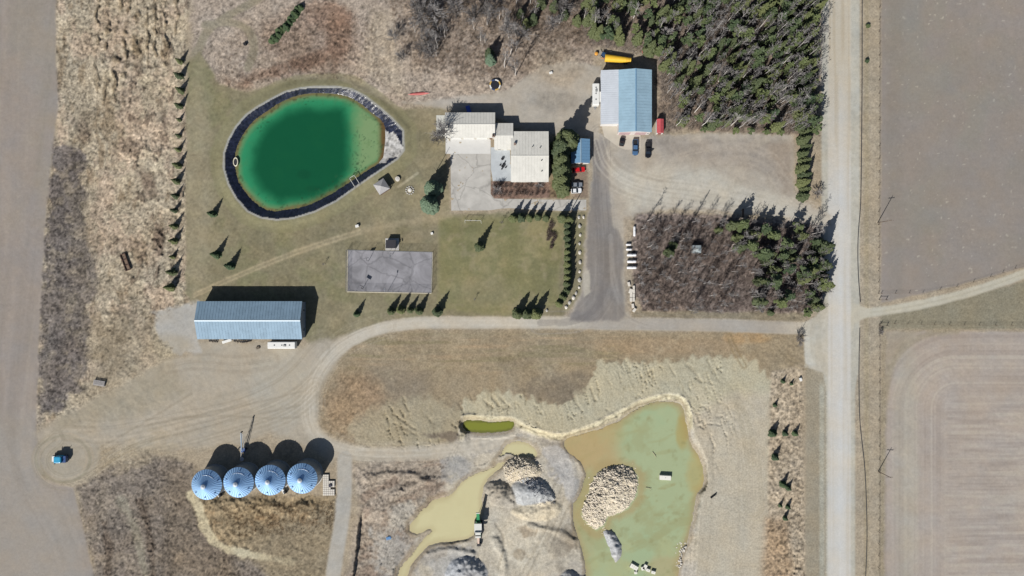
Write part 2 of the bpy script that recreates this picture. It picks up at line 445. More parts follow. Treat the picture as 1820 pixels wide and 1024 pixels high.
# area round the bins
lay(mk(sdp([(335,880),(600,880),(600,1084),(380,1084),(345,960)]), 8, 1), (153,135,108), .22, .25)
lay(mk(sdp([(450,940),(600,900),(592,1084),(440,1084)]), 25, 1)*.8, (144,132,112), .12, .08)
sw = mk(sdp([(138,868),(200,825),(260,800),(340,830),(345,900),(365,950),(420,985),(470,1010),(480,1084),(175,1084),(165,1000)]), 8, 1)
lay(sw*.9, (124,114,106), .2, .15)
lay(sw*ss(fbm(U0, V0, 34, 193, 5, .65), .02, .35)*.55, (150,137,122), .2)
lay(mk(sdp([(290,840),(350,840),(350,960),(420,985),(420,1084),(300,1084)]), 16, 1.5)*.6, (128,114,98), .2)
lay((1-ss(sdl([(215,890),(240,930),(250,980),(262,1040)])+EW*.8, 2, 11))*.8, (150,142,126), .12, .05)
for pl, wd in (([(248,890),(262,930),(268,970),(275,1040)], 6), ([(185,930),(195,980),(190,1040)], 8)):
    lay((1-ss(sdl(pl)+EW*.8, wd-4, wd+3))*.6, (92,78,66), .3, .3)
tr = (1-ss(sdl([(340,880),(356,905),(365,945),(390,972),(440,985),(520,1000)])+EW*.7, 3, 10))*(1-ss(U, 430, 540)*.7)
lay(tr, (198,186,158), .1, .06)
Z += (1-ss(sdl([(375,905),(450,900),(560,905)])+EW*.5, 6, 20))*1.0*ss(fbm(U0, V0, 18, 86, 3), -.5, .3)
lay((1-ss(sdl([(375,918),(450,925),(560,925)])+EW*1.2, 4, 20))*ss(N1, -.1, .3)*.5, (112,88,62), .25, .3)
# strip with young spruces and verge
lay(mk(sdp([(1372,660),(1425,655),(1432,1084),(1362,1084),(1366,800)]), 4, .4), (178,163,143), .2, .2)
lay(mk(sdp([(1360,920),(1400,920),(1415,1084),(1350,1084)]), 10)*.7, (166,140,112), .2, .2)
lay(mk(sdp([(1432,650),(1470,660),(1470,1084),(1432,1084)]), 3, .2), (156,146,128), .06, .03)
lay((1-ss(np.abs(U-1461), 2, 7))*ss(V, 670, 690), (170,166,152), .08)
# forest floor
ff = mk(sdp([(900,-70),(1460,-70),(1452,100),(1456,240),(1412,242),(1170,232),(1165,90),(1050,85),(960,60),(905,20)]), 8, 1)
lay(ff, (126,112,100), .22, .15, RG['forest_floor'])
f2 = mk(sdp([(1130,378),(1250,378),(1465,395),(1478,420),(1470,545),(1420,566),(1140,556),(1125,520),(1122,420)]), 5, .8)
lay(f2, (130,117,110), .24, .15, RG['forest_floor'])
lay(mk(sdp([(1125,552),(1450,556),(1425,572),(1125,566)]), 3), (140,130,112), .1)
# east side
lay(mk(sdp([(1512,-400),(1566,-400),(1566,1500),(1512,1500)]), 2, .1), (168,156,138), .10, .05)
lay(ss(1-np.abs(U-1521)/8, 0, .6)*(1-ss(V, 520, 560)), (170,164,152), .08)
lay(ss(1-np.abs(U-1540)/7, 0, .8)*.6, (158,146,122))
fe = mk(sdp([(1566,-400),(3000,-400),(3000,470),(1820,475),(1700,508),(1566,538)]), 3, .2)
lay(fe, (147,138,131), .035, .015, RG['farm_field'])
lay(fe*ss(N3+N2*.5, .0, .5)*.5, (141,137,128)); lay(fe*ss(fbm(U0*.5, V0*.5, 90, 90, 3), 0, .5)*.4, (154,143,136))
spk = noise(U0, V0, 3.2, 91)*noise(U0, V0, 5.1, 92)
lay(fe*ss(spk, .42, .62)*.6, (188,180,168))
lay(fe*ss(fbm(U0, V0, 70, 173, 4), .05, .5)*.35, (140,134,124)); lay(fe*(1-ss(np.abs(U-1590-8*N2), 4, 22))*.35, (136,128,118))
ge = mk(sdp([(1566,560),(1700,534),(1820,500),(3000,480),(3000,585),(1566,585)]), 3, .2)
lay(ge, (141,134,116), .08, .04)
fs_ = mk(sdp([(1575,590),(3000,586),(3000,1500),(1566,1500)]), 3, .3)
lay(fs_, (172,161,152), .045, .02, RG['farm_field'])
# furrows that bend round the headland
fx = U-1700; fy = V-725
dist = np.where((fx < 0) & (fy < 0), np.sqrt(fx*fx+fy*fy), np.where(fx < 0, -fx, np.where(fy < 0, -fy, 0)))
inner = ss(dist+EW*.5, 4, 30)
fa = noise(dist*1.0, dist*0+3, 7, 93)*.5+noise(dist, dist*0+9, 3, 94)*.5+fbm(U0, V0, 60, 95, 3)*.3
fb = noise(V0+2*N2, U0*.05, 5, 96)*.5+noise(V0, U0*.05, 2.6, 97)*.5+fbm(U0, V0, 60, 95, 3)*.2
fw = inner*fa+(1-inner)*fb
lay(fs_*ss(fw, .0, .45)*.5, (186,177,165)); lay(fs_*ss(-fw, .05, .5)*.5, (154,142,134))
lay(fs_*blob(1610,820,22,260)*.35, (170,166,152))
lay((1-ss(sdl([(1567,1084),(1568,800),(1572,690),(1590,630),(1640,592),(1700,588)])+EW*.4, 1, 10))*.6, (150,140,120), .1, .04)
lay(mk(sdp([(1566,585),(1640,585),(1600,620),(1582,680),(1572,760),(1566,760)]), 5, .4)*.6, (156,144,124), .1, .04)
# --- roads
def roadtex(d, seed): return noise(d, d*0, 2.6, seed)
main = ss(34-np.abs(U-1494)+EW*.15*0-8*ss(V, 640, 700), -2, 2.5)
lay(main, (186,182,171), .07, .02, RG['gravel_road'])
rc = U-1492
def road(pl, wd, c, amp=.05, soft=2.5, rid='gravel_road', k=1.0):
    dd = sdl(pl); m = 1-ss(dd+EW*.12, wd-soft, wd+soft)
    lay(m*k, c, amp, .015, RG[rid]); return dd, m
road([(1500,566),(1535,557),(1600,549),(1680,532),(1750,512),(1830,484),(1900,455)], 8, (190,184,169))
lay((1-ss(sdl([(1500,566),(1535,557),(1600,549),(1680,532),(1750,512),(1830,484),(1900,455)]), 1, 2.2))*.3, (165,158,140))
lay(mk(sdp([(1510,520),(1516,538),(1545,550),(1545,560),(1520,575),(1510,600)]), 3, .1), (192,186,172), .04, .01, RG['gravel_road'])
LOOP = [(1480,584),(1430,584),(1250,577),(1100,576),(1000,573),(900,574),(800,573),(740,574),(690,580),(650,592),(610,612),(580,640),(560,670),(548,700),(545,740),(560,775),(600,800),(640,806),(700,808),(800,800),(870,788),(905,782)]
# west yard
yd = mk(sdp([(350,606),(545,612),(600,600),(640,590),(600,640),(565,700),(560,790),(600,810),(590,830),(560,800),(480,770),(430,790),(300,800),(160,790),(75,800),(60,770),(160,715),(260,660),(330,630)]), 8, .6)
lay(yd, (175,165,150), .05, .03, RG['driveway'])
lay(yd*mk(sdp([(70,690),(300,640),(330,700),(230,740),(100,770)]), 20, 1)*.6, (154,144,124), .1, .05)
lay(blob(240,800,60,26,-15,.5,.8)*.5, (174,158,132), .1)
lay(yd*ss(N2+fbm(U0*.4, V0*1.4, 40, 99, 3)*.6, .1, .6)*.5, (160,152,138))
lay(blob(505,690,55,75,10)*.7, (178,172,160), .04)
lay(mk(sdp([(272,555),(300,545),(352,538),(356,625),(320,632),(285,600)]), 4, .8)*.95, (178,174,168), .06, .02, RG['driveway'])
lay(blob(300,615,40,20)*.4, (160,146,120))
for pl in ([(560,690),(440,720),(300,750),(180,765),(90,775)],[(560,715),(440,740),(320,770),(200,800),(150,850),(110,858),(75,840),(68,805),(90,775)],[(560,740),(480,745),(400,738),(260,745)],[(340,700),(250,755),(170,800)]):
    lay((1-ss(sdl(pl), .8, 3))*.4, (150,140,124)); lay((1-ss(np.abs(sdl(pl)-5), .8, 3))*.3, (180,170,155))
tl = blob(118,812,58,46,-12,.12,.1)
lay(tl*.85, (165,158,146), .05, .02, RG['driveway'])
rt = np.abs(np.sqrt(((U-112)/48)**2+((V-816)/41)**2)-1)
lay((1-ss(rt, .02, .09))*.5, (142,134,112)); lay((1-ss(np.abs(rt-.12), .02, .06))*.4, (176,162,142))
dd, m = road(LOOP[:12], 10.5, (196,187,173))
dd2, m2 = road(LOOP[10:], 12, (192,183,169), soft=6, k=.85)
m = np.maximum(m, m2); dd = np.minimum(dd, dd2)
lay(m*(1-ss(np.abs(dd-4.5), 1, 2.4))*.25, (206,198,186)); lay(m*ss(10.5-dd, 0, 3)*(1-ss(10.5-dd, 3, 6))*.15, (150,140,124))
lay(m*ss(U, 1000, 1060)*(1-ss(U, 1380, 1430))*.7, (158,152,146))
lay(mk(sdp([(1425,575),(1450,562),(1475,535),(1478,690),(1466,664),(1432,652),(1430,600)]), 2, .2), (192,185,172), .06, .015, RG['gravel_road'])
lay(mk(sdp([(1430,600),(1448,600),(1450,650),(1432,648)]), 3, .2)*.7, (196,194,186))
mm = ss(20-np.abs(rc)+EW*.05, -2.5, 2)
topc = 1-ss(V, 60, 420)
lay(mm, (203,199,193), .025, .01, RG['gravel_road'])
lay(mm*topc*.75, (190,178,158))
lay(mm*ss(noise(U0, V0*.02, 3.0, 98), 0, .6)*(.22+.3*topc), (178,164,142))
lay(mm*(1-topc)*(1-ss(np.abs(rc-2), 1, 9))*.45, (208,208,208))
road([(613,815),(612,880),(606,940),(594,1000),(585,1090)], 13, (176,171,163), .06, 3)
# main yard
yard = mk(sdp([(715,182),(790,176),(900,162),(960,120),(1010,108),(1068,118),(1068,240),(1160,246),(1240,236),(1412,240),(1412,340),(1430,362),(1478,380),(1478,402),(1420,386),(1320,380),(1200,373),(1128,380),(1112,410),(1112,520),(1122,566),(1012,566),(1034,520),(1044,400),(1052,300),(1048,244),(980,240),(975,236),(912,224),(890,208),(800,196)]), 4, .6)
lay(yard, (176,167,155), .07, .02, RG['driveway'])
lay(mk(sdp([(1080,300),(1250,300),(1380,345),(1470,385),(1470,397),(1300,372),(1120,372)]), 12, 1)*.8, (194,188,176))
lay(mk(sdp([(1150,244),(1410,250),(1408,345),(1340,300),(1180,275)]), 12, 1.4)*.6, (148,139,132), .10)
lay(mk(sdp([(1365,255),(1412,250),(1414,350),(1390,345)]), 10, 1)*.6, (152,138,124))
lay(blob(990,180,40,18)*.6, (142,136,128), .12); lay(blob(990,120,45,32)*.6, (168,152,132), .14, .05)
lay(blob(840,180,70,10)*.5, (186,178,170))
dk = mk(sdp([(1050,245),(1078,250),(1082,330),(1090,400),(1108,430),(1106,500),(1112,560),(1100,572),(1012,570),(1036,525),(1042,480),(1046,380),(1054,300)]), 4, .5)
lay(dk, (137,131,127), .05, .015, RG['driveway'])
lay(dk*ss(fbm(U0*2.2, V0*.15, 22, 101, 3), 0, .5)*.5, (156,149,143))
lay(dk*(1-ss(np.abs(U-1063-(V-400)*.03), 3, 9))*.35, (118,112,110))
lay(blob(1035,562,28,9)*.5, (128,124,124)); lay(mk(sdp([(1036,480),(1048,480),(1050,520),(1038,528)]), 2, .3)*.8, (190,182,168))
lay(mk(sdp([(1108,385),(1122,385),(1124,555),(1112,555)]), 2, .3)*.7, (166,154,138), .12, .05)
lay(mk(sdp([(1020,300),(1045,290),(1045,352),(1018,352)]), 3, .2), (142,124,108), .1)
lay(blob(1380,362,26,10,15)*.0, (0,0,0))
# planting bed south of the house, shrub ring
lay(mk(sdp([(872,322),(975,322),(1012,330),(1012,352),(880,354),(872,346)]), 1.5, .1), (134,110,98), .16, .05, 0)
lay(mk(sdp([(976,300),(984,240),(1016,250),(1016,352),(976,352)]), 4, .3)*.7, (126,112,84), .15, .05)
ruts([(570,620),(520,680),(440,720),(330,745),(200,775),(120,770)], 38, 300, .4, (186,174,158), (150,140,124))
ruts([(560,690),(520,730),(430,760),(330,790),(230,810)], 34, 302, .35, (180,170,152), (148,138,120))
ruts([(690,580),(640,594),(600,618),(570,655),(555,700),(560,770),(620,805),(760,806)], 30, 304, .35, (204,194,178), (162,150,132), 1.8)
ruts([(480,640),(420,650),(350,640),(300,650)], 26, 306, .3, (182,170,152), (150,138,122))
ruts([(1060,250),(1075,300),(1130,335),(1250,350),(1370,372),(1475,392)], 34, 308, .4, (204,196,184), (160,152,140))
ruts([(1170,300),(1280,268),(1370,280),(1395,330),(1450,372)], 30, 310, .35, (178,168,156), (140,130,120))
ruts([(1068,240),(1072,330),(1080,430),(1078,520),(1040,572),(960,574)], 30, 312, .4, (160,154,150), (118,112,110), 2.6)
ruts([(1085,420),(1090,520),(1130,572),(1250,577)], 20, 314, .3, (168,162,156), (124,118,114), 2.2)
ruts([(130,1040),(120,960),(60,860),(40,780),(60,600),(80,420)], 50, 316, .3, (166,156,146), (140,131,122), 4)
ruts([(100,780),(68,808),(78,845),(115,862),(160,845),(220,800),(300,770)], 22, 318, .45, (182,172,156), (142,134,116), 1.8)
ruts([(960,880),(930,940),(900,1040)], 50, 334, .35, (210,202,186), (164,154,138), 2)
ruts([(1000,860),(975,930),(930,1040)], 34, 320, .5, (200,190,172), (154,144,128), 2)
ruts([(905,782),(820,800),(740,808),(640,806)], 18, 322, .35, (196,188,174), (158,148,132), 2)
ruts([(1240,700),(1290,760),(1290,900),(1280,1040)], 46, 324, .3, (194,184,164), (164,154,136), 3)
ruts([(1180,650),(1260,650),(1300,700),(1330,760),(1340,900)], 40, 326, .3, (192,182,156), (160,150,126), 2.6)
ruts([(1462,540),(1445,600),(1460,660)], 20, 328, .3, (200,194,182), (172,164,148), 2)
ruts([(1296,596),(1304,620),(1322,650)], 9, 330, .6, (178,146,112), (140,122,92), 2.4)
ruts([(1380,615),(1400,640),(1430,652)], 9, 332, .5, (160,142,112), (110,100,78), 2.4)
# ---- lined pond
OUTER = [(399,297),(400,272),(408,249),(421,226),(438,206),(456,193),(482,178),(507,165),(532,159),(558,156),(598,156),(624,160),(649,173),(672,191),(695,211),(715,233),(716,267),(705,281),(672,303),(634,329),(596,356),(558,375),(520,386),(492,389),(464,385),(441,374),(421,351),(408,328)]
INNER = [(418,290),(419,267),(428,247),(441,226),(456,211),(477,197),(497,183),(522,172),(548,166),(583,166),(609,169),(634,179),(659,200),(680,216),(684,231),(682,262),(680,285),(649,305),(619,325),(583,348),(545,366),(512,372),(482,376),(456,363),(436,341),(422,318)]
so = sdp(OUTER, 60); si = sdp(smooth_poly(INNER, 1), 60)
lay((1-ss(np.abs(so+14)+EW*.3, 9, 14))*(so < 0)*.6, (140,135,104), .06, .02, RG['lawn'])
lay((1-ss(np.abs(so+1.5), 1, 3)), (166,164,158), .05, .02)
Z += (1-ss(np.abs(so+3), 2, 16))*.45
liner = (so > 0)
RID[liner] = RG['pond_bank']
C[liner] = lin((36, 40, 58)); REL[liner] = .0; AMP[liner] = .2
beach = liner & (sdp([(684,228),(692,236),(700,233),(706,242),(713,256),(718,262),(718,276),(703,279),(690,281),(686,290),(672,290),(672,228)], 20)+EW*.2 > 0)
RID[beach] = RG['beach']; C[beach] = lin((186,182,178))
dep = so/(so-si+1e-3)
Z = np.where(liner, .45-1.9*np.clip(np.where(si > 0, 1+si*.04, so/(so+np.maximum(-si, 0)+1e-3)), 0, 2.2), Z)
ANG = np.arctan2(V-270, U-555)
Z = np.where(liner & (si < 0) & (~beach), Z+.13*noise(ANG*190, so*.25, 3.0, 110)+.05*noise(U0, V0, 2.6, 111), Z)
PONDZ = -1.35
# ---- pit water: carve beds
WZ = {}
POOL = {}
POOL['algae_water'] = ([(826,747),(850,749),(880,750),(912,747),(916,755),(908,765),(870,768),(832,767),(823,758)], -1.9)
POOL['silty_water_small'] = ([(898,792),(913,784),(935,787),(953,797),(956,808),(948,815),(925,808),(905,811),(897,818),(890,828),(878,828)], -2.35)
POOL['silty_water'] = ([(905,815),(890,825),(850,840),(826,850),(806,876),(795,884),(775,887),(766,892),(762,900),(748,906),(738,920),(726,938),(738,950),(752,946),(764,940),(766,944),(752,958),(732,985),(706,1016),(700,1084),(712,1084),(722,1016),(745,985),(765,965),(800,962),(838,957),(852,935),(856,905),(854,880),(862,855),(880,838),(900,822)], -2.35)
POOL['pit_pond_water'] = ([(1082,756),(1105,745),(1130,728),(1160,715),(1190,712),(1213,722),(1217,750),(1226,790),(1242,810),(1250,835),(1251,860),(1236,880),(1230,920),(1222,960),(1207,985),(1204,1084),(1046,1084),(1040,1000),(1030,960),(1020,930),(1017,900),(1030,880),(1040,850),(1038,825),(1012,805),(1000,788),(1010,776),(1050,768)], -2.35)
SDW = {}
for k, (pl, z) in POOL.items():
    s_ = sdp(smooth_poly(pl, 1), 40)+EW*.30+NF*1.2
    SDW[k] = s_
    Z = np.where(s_ > -1, np.minimum(Z, z+.06-.4*ss(s_, -1, 2)), Z)
    lay((1-ss(np.abs(s_+3+EW*.4), 1, 6))*.55, (150,134,110), .03, .02)
    q_ = -s_-1
    Z = np.where((s_ > -12) & (s_ <= -1), np.maximum(np.minimum(Z, z+.05+.05*q_+.035*q_*q_), z+.04+.03*q_), Z)
# ---- piles
def pile(cx, cy, rx, ry, h, ang=0, c=None, p=1.0, wob=.12):
    global Z
    a = radians(ang); du = U-cx; dv = V-cy
    x = (du*cos(a)+dv*sin(a))/rx; y = (-du*sin(a)+dv*cos(a))/ry
    r = np.sqrt(x*x+y*y)+EW/9*wob
    f = np.clip(1-r, 0, 1)**p
    Z += h*f
    if c is not None: lay(ss(1-r, -.02, .1), c, .1, .12)
def heap(pts, H, c, k=.13, amp=.1, rough_=.25, rid=None):
    global Z
    sd_h = sdp(smooth_poly(pts, 1), 30)+EW*.25
    q = np.clip(sd_h, 0, 99)*k*(1+.25*N1)
    h = H*(1-np.exp(-q/H*1.25))
    Z += np.where(sd_h > 0, h+rough_*(NF*.6+N1*.8)*ss(sd_h, 0, 6), 0)
    lay(ss(sd_h, -1.5, 2.5), c, amp, .08)
    return sd_h
STONEP = [(1064,836),(1095,826),(1120,829),(1135,846),(1134,880),(1118,905),(1098,915),(1082,918),(1075,936),(1060,945),(1040,930),(1031,914),(1044,880),(1052,856)]
heap(STONEP, 4.4, (212,199,176), .13)
STONE2 = [(896,826),(915,812),(945,814),(960,828),(964,845),(935,857),(905,856),(896,846)]
heap(STONE2, 3.4, (204,190,166), .17)
GREY1 = [(906,864),(925,850),(958,848),(984,872),(987,892),(960,902),(920,899),(908,885)]
heap(GREY1, 3.6, (184,184,184), .2)
h4 = heap([(856,868),(870,853),(900,856),(914,875),(920,902),(898,903),(874,897)], 2.6, (166,158,146), .16)
Z += (h4 > 0)*ss(np.sin((U0*.8+V0*.25+EW)/2.6), -.2, 1)*.6*ss(h4, 0, 8)
heap([(1065,943),(1082,939),(1099,951),(1108,975),(1104,994),(1094,1004),(1086,992),(1078,966)], 2.7, (184,182,182), .18)
heap([(788,1026),(798,1000),(820,987),(846,989),(864,1004),(868,1026),(860,1060),(800,1060)], 4.2, (182,182,184), .14)
heap([(975,1070),(998,1012),(1030,1018),(1056,1040),(1064,1075)], 3.0, (182,180,178), .15)
heap([(900,906),(940,897),(985,888),(1004,904),(985,926),(930,928)], 1.3, (206,194,172), .1)
lay(ss(sdp(smooth_poly([(955,797),(985,790),(1005,800),(1022,830),(1026,870),(1015,888),(1005,890),(1000,860),(985,830)], 1), 20)+EW*.3, -2, 3)*.85, (186,182,178), .03, .02)
lay(ss(sdp(smooth_poly([(1015,800),(1030,850),(1022,890),(1012,895),(1022,860)], 1), 20)+EW*.3, -3, 3)*.7, (158,156,154), .05, .02)
for pl_ in ([(700,880),(740,860),(790,850)],[(720,960),(700,1000),(690,1040)],[(940,935),(990,945),(1020,960)],[(880,960),(900,1000),(890,1040)],[(650,850),(720,840),(770,860)],[(760,985),(800,975),(840,985)]):
    d_ = sdl(pl_, 20)+EW*.5; Z += (1-ss(np.abs(d_), 0, 9))*.7
# small relief and colour grain
clp = fbm(U0, V0, 60, 151, 3); NFF = noise(U0, V0, 2.0, 150)
Z += REL*(N1*1.3+NF*1.7+NFF*.5)*(.8+.9*clp)*(~liner)
tint = fbm(U0, V0, 34, 120, 4)
SPK = ss(noise(U0*1.1+V0*.5, V0*.8-U0*.3, 3.6, 152), .3, .6); SPK2 = ss(noise(U0, V0, 2.7, 153), .35, .65)
SW = ss(AMP, .07, .15)
AMP = AMP*(1-FAR)
G = 1+AMP*(N1*1.3+NF*(1.2+.8*SW)+N2*1.2+NFF*(.7+.7*SW)+SW*(-2.0*SPK+1.5*SPK2))
C = C*np.clip(G, .35, 1.9)[..., None]
C[..., 0] *= .985*(1+.05*tint); C[..., 2] *= 1.0-.07*tint; C[..., 1] *= 1.003
C = C/KEXP
Z = Z*(1-FAR)
# flatten court and building plots
def sample_z(px, py):
    i = min(max(int(np.searchsorted(gu, px)), 0), NX-1); j = min(max(int(np.searchsorted(gv, py)), 0), NY-1)
    return float(Z[j, i])

X = ((U0-CX)*S*(1-Z/HC)).astype(np.float32); Y = ((CY-V0)*S*(1-Z/HC)).astype(np.float32)

def ground_mat(name, rough=.9, bump=.5, spec=.15, var=.24, fs=1.6):
    m = bpy.data.materials.new(name); m.use_nodes = True
    nt = m.node_tree; N = nt.nodes; L = nt.links; b = N['Principled BSDF']
    at = N.new('ShaderNodeAttribute'); at.attribute_name = 'surface'
    tc = N.new('ShaderNodeTexCoord')
    nz = N.new('ShaderNodeTexNoise'); nz.inputs['Scale'].default_value = fs; nz.inputs['Detail'].default_value = 6; nz.inputs['Roughness'].default_value = .65
    L.new(tc.outputs['Object'], nz.inputs['Vector'])
    mr = N.new('ShaderNodeMapRange'); mr.inputs['From Min'].default_value = .3; mr.inputs['From Max'].default_value = .7
    mr.inputs['To Min'].default_value = 1-var; mr.inputs['To Max'].default_value = 1+var
    L.new(nz.outputs['Fac'], mr.inputs['Value'])
    vm = N.new('ShaderNodeVectorMath'); vm.operation = 'SCALE'
    L.new(at.outputs['Color'], vm.inputs[0]); L.new(mr.outputs['Result'], vm.inputs['Scale'])
    L.new(vm.outputs[0], b.inputs['Base Color'])
    b.inputs['Roughness'].default_value = rough; b.inputs['Specular IOR Level'].default_value = spec
    if bump > 0:
        n2 = N.new('ShaderNodeTexNoise'); n2.inputs['Scale'].default_value = fs*2.5; n2.inputs['Detail'].default_value = 5
        L.new(tc.outputs['Object'], n2.inputs['Vector'])
        bp = N.new('ShaderNodeBump'); bp.inputs['Strength'].default_value = bump; bp.inputs['Distance'].default_value = .12
        L.new(n2.outputs['Fac'], bp.inputs['Height']); L.new(bp.outputs[0], b.inputs['Normal'])
    return m

def grid_obj(name, fm, x, y, z, col, m, smooth=True):
    jj, ii = np.nonzero(fm)
    q = np.stack([(jj+1)*NX+ii, (jj+1)*NX+ii+1, jj*NX+ii+1, jj*NX+ii], 1)
    idx, inv = np.unique(q, return_inverse=True)
    inv = inv.reshape(-1, 4).astype(np.int32)
    me = bpy.data.meshes.new(name)
    me.vertices.add(len(idx))
    co = np.stack([x.ravel()[idx], y.ravel()[idx], z.ravel()[idx]], 1).astype(np.float32)
    me.vertices.foreach_set('co', co.ravel())
    me.loops.add(inv.size); me.loops.foreach_set('vertex_index', inv.ravel())
    me.polygons.add(len(inv))
    me.polygons.foreach_set('loop_start', np.arange(0, inv.size, 4, dtype=np.int32))
    me.polygons.foreach_set('loop_total', np.full(len(inv), 4, np.int32))
    me.update(calc_edges=True)
    me.polygons.foreach_set('use_smooth', np.full(len(inv), smooth))
    at = me.attributes.new('surface', 'FLOAT_COLOR', 'POINT')
    cc = np.ones((len(idx), 4), np.float32); cc[:, :3] = col.reshape(-1, 3)[idx]
    at.data.foreach_set('color', cc.ravel())
    me.materials.append(m)
    o = bpy.data.objects.new(name, me); COL.objects.link(o)
    return o

GM = ground_mat('ground_material'); GRM = ground_mat('gravel_material', bump=.3, var=.07, fs=2.0)
FM = ground_mat('field_material', bump=.3, var=.06, fs=1.5); LM = ground_mat('pond_liner_material', rough=.3, bump=.9, spec=.5, var=.4, fs=.8)
LNM = ground_mat('lawn_material', bump=.35, var=.12, fs=1.0)
RF = RID[:-1, :-1]
for nm, rid in RG.items():
    m_ = {'gravel_road': GRM, 'driveway': GRM, 'farm_field': FM, 'pond_bank': LM, 'beach': GRM, 'lawn': LNM, 'path': LNM}.get(nm, GM)
    o = grid_obj(nm, RF == rid, X, Y, Z, C, m_)
    tag(o, kind='structure')

# ------------------------------------------------------------------ water
def water(name, sd, z, col, rough=.12, spec=.4, edge=-1.0):
    m = ground_mat(name+'_material', rough=rough, bump=.02, spec=spec, var=.02, fs=.3)
    k = 1-z/HC
    x = ((U0-CX)*S*k).astype(np.float32); y = ((CY-V0)*S*k).astype(np.float32)
    fm = (sd > edge)[:-1, :-1]
    o = grid_obj('water', fm, x, y, np.full(U.shape, z, np.float32), col, m)
    return tag(o, kind='structure')
W = np.zeros(U.shape+(3,), np.float32)
def wl(m, c):
    global W
    W = W*(1-m[..., None])+lin(c).astype(np.float32)*m[..., None]
one = np.ones(U.shape, np.float32)
wl(one, (118,112,74))
wl(ss(si+EW*.35, 1, 7), (98,142,98))
wl(ss(si+EW*.2, 5, 14)*(1-ss(U+EW, 622, 640)), (52,142,98))
wl(ss(U+EW*.7, 618, 645)*ss(si, 4, 10)*.85, (132,158,112))
wl(ss(fbm(U0, V0, 9, 144, 4), .25, .5)*ss(U+EW, 610, 640)*ss(si, 3, 8)*.4, (96,130,80))
wl(ss(U+EW*.5, 610, 635)*(1-ss(U+EW, 632, 650))*ss(si, 5, 12)*.6, (84,146,98))
wl(ss(U, 668, 682)*.85, (104,78,48))
core = sdp([(455,300),(458,268),(480,232),(510,208),(545,200),(605,200),(612,240),(612,300),(598,325),(560,345),(500,352),(470,335)], 60)
wl(ss(core+EW*.35, -16, 6), (17,76,49))
wl(ss(core+EW*.4, -24, -2)*.5, (22,96,62))
wl(ss(fbm(U0, V0, 30, 195, 5), 0, .5)*ss(core, 0, 10)*.25, (26,92,56))
wl(ss(noise(U0, V0, 4, 130)*noise(U0, V0, 7, 131), .25, .5)*ss(U, 590, 620)*.4, (40,90,60))
wl(ss(noise(U0, V0, 4, 133), .35, .7)*(1-ss(si, 4, 11))*.55, (62,58,34))
wl(blob(540,310,12,8)*.25+blob(556,335,14,5)*.2, (16,60,40))
spc = noise(U0, V0, 2.6, 197)*ss(fbm(U0, V0, 40, 198, 3), -.3, .3)
wl(ss(spc, .5, .7)*ss(-si+26, 0, 8)*.6, (40,70,44)); wl(ss(spc, .45, .65)*ss(U+EW*2, 612, 640)*.55, (62,92,62))
wl(ss(fbm(U0, V0, 12, 199, 4), .15, .5)*(1-ss(si, 10, 30))*.3, (74,120,82))
water('pond', si+1, PONDZ, W/KEXP*1.0)
wl(one, (126,132,48)); wl(ss(-SDW['algae_water']+EW*.3, -4, -1)*.6, (92,92,44))
water('algae', SDW['algae_water'], -1.9, W/KEXP, .4, .2)
silt = np.maximum(SDW['silty_water'], SDW['silty_water_small'])
wl(one, (205,198,156)); wl(ss(fbm(U0, V0, 40, 196, 4), 0, .5)*.2, (196,186,144)); wl(ss(-silt+EW*.5, -7, -.5)*.6, (188,174,138)); wl(ss(-silt+EW*.9+NF*2, -12, -6)*ss(820-U, 0, 40)*.4, (186,176,134))
water('silt', silt, -2.35, W/KEXP, .3, .25)
wl(one, (168,180,142)); wl(ss(N2+N3, 0, .7)*.5, (176,176,128)); wl(ss(-N2+N3*.5, .1, .7)*.35, (156,182,146))
sg = SDW['pit_pond_water']
wl(ss(-sg+EW*.9, -14, -4)*.5, (170,158,112)); wl(ss(-sg+EW*.5, -6, -.5)*.7, (164,148,116))
wl(blob(1045,800,50,34,25,.5,.6)*.75, (184,165,124)); wl(blob(1080,770,30,20)*.35, (178,168,118)); wl(blob(1212,770,10,28)*.6, (172,152,88)); wl(blob(1240,840,18,40)*.6, (180,164,108))
wl(blob(1030,960,28,60)*.5, (172,164,122)); wl(blob(1190,1010,40,20)*.5, (180,160,120))
wl(ss(fbm(U0, V0*2.4, 16, 140, 3), .2, .5)*blob(1170,890,80,40)*.35, (150,140,92))
wl(ss(fbm(U0*.6+V0, V0, 20, 141, 3), .2, .5)*.35, (158,156,110))
wl(ss(fbm(U0, V0, 34, 142, 5, .65), .08, .4)*.45, (158,160,118)); wl(ss(fbm(U0, V0, 14, 143, 4), .3, .6)*.35, (140,136,92))
wl(ss(U-EW, 1000, 1010)*(1-ss(V-(U-1000)*.2+EW*1.5, 812, 832))*(1-ss(U+EW*2, 1075, 1120))*.6, (184,160,114))
wl(ss(-sdp(STONEP, 30), -2, 1)*(1-ss(-sdp(STONEP, 30)+EW*.8, 4, 18))*.6, (172,152,108))
water('pit pond', sg, -2.35, W/KEXP, .3, .25)

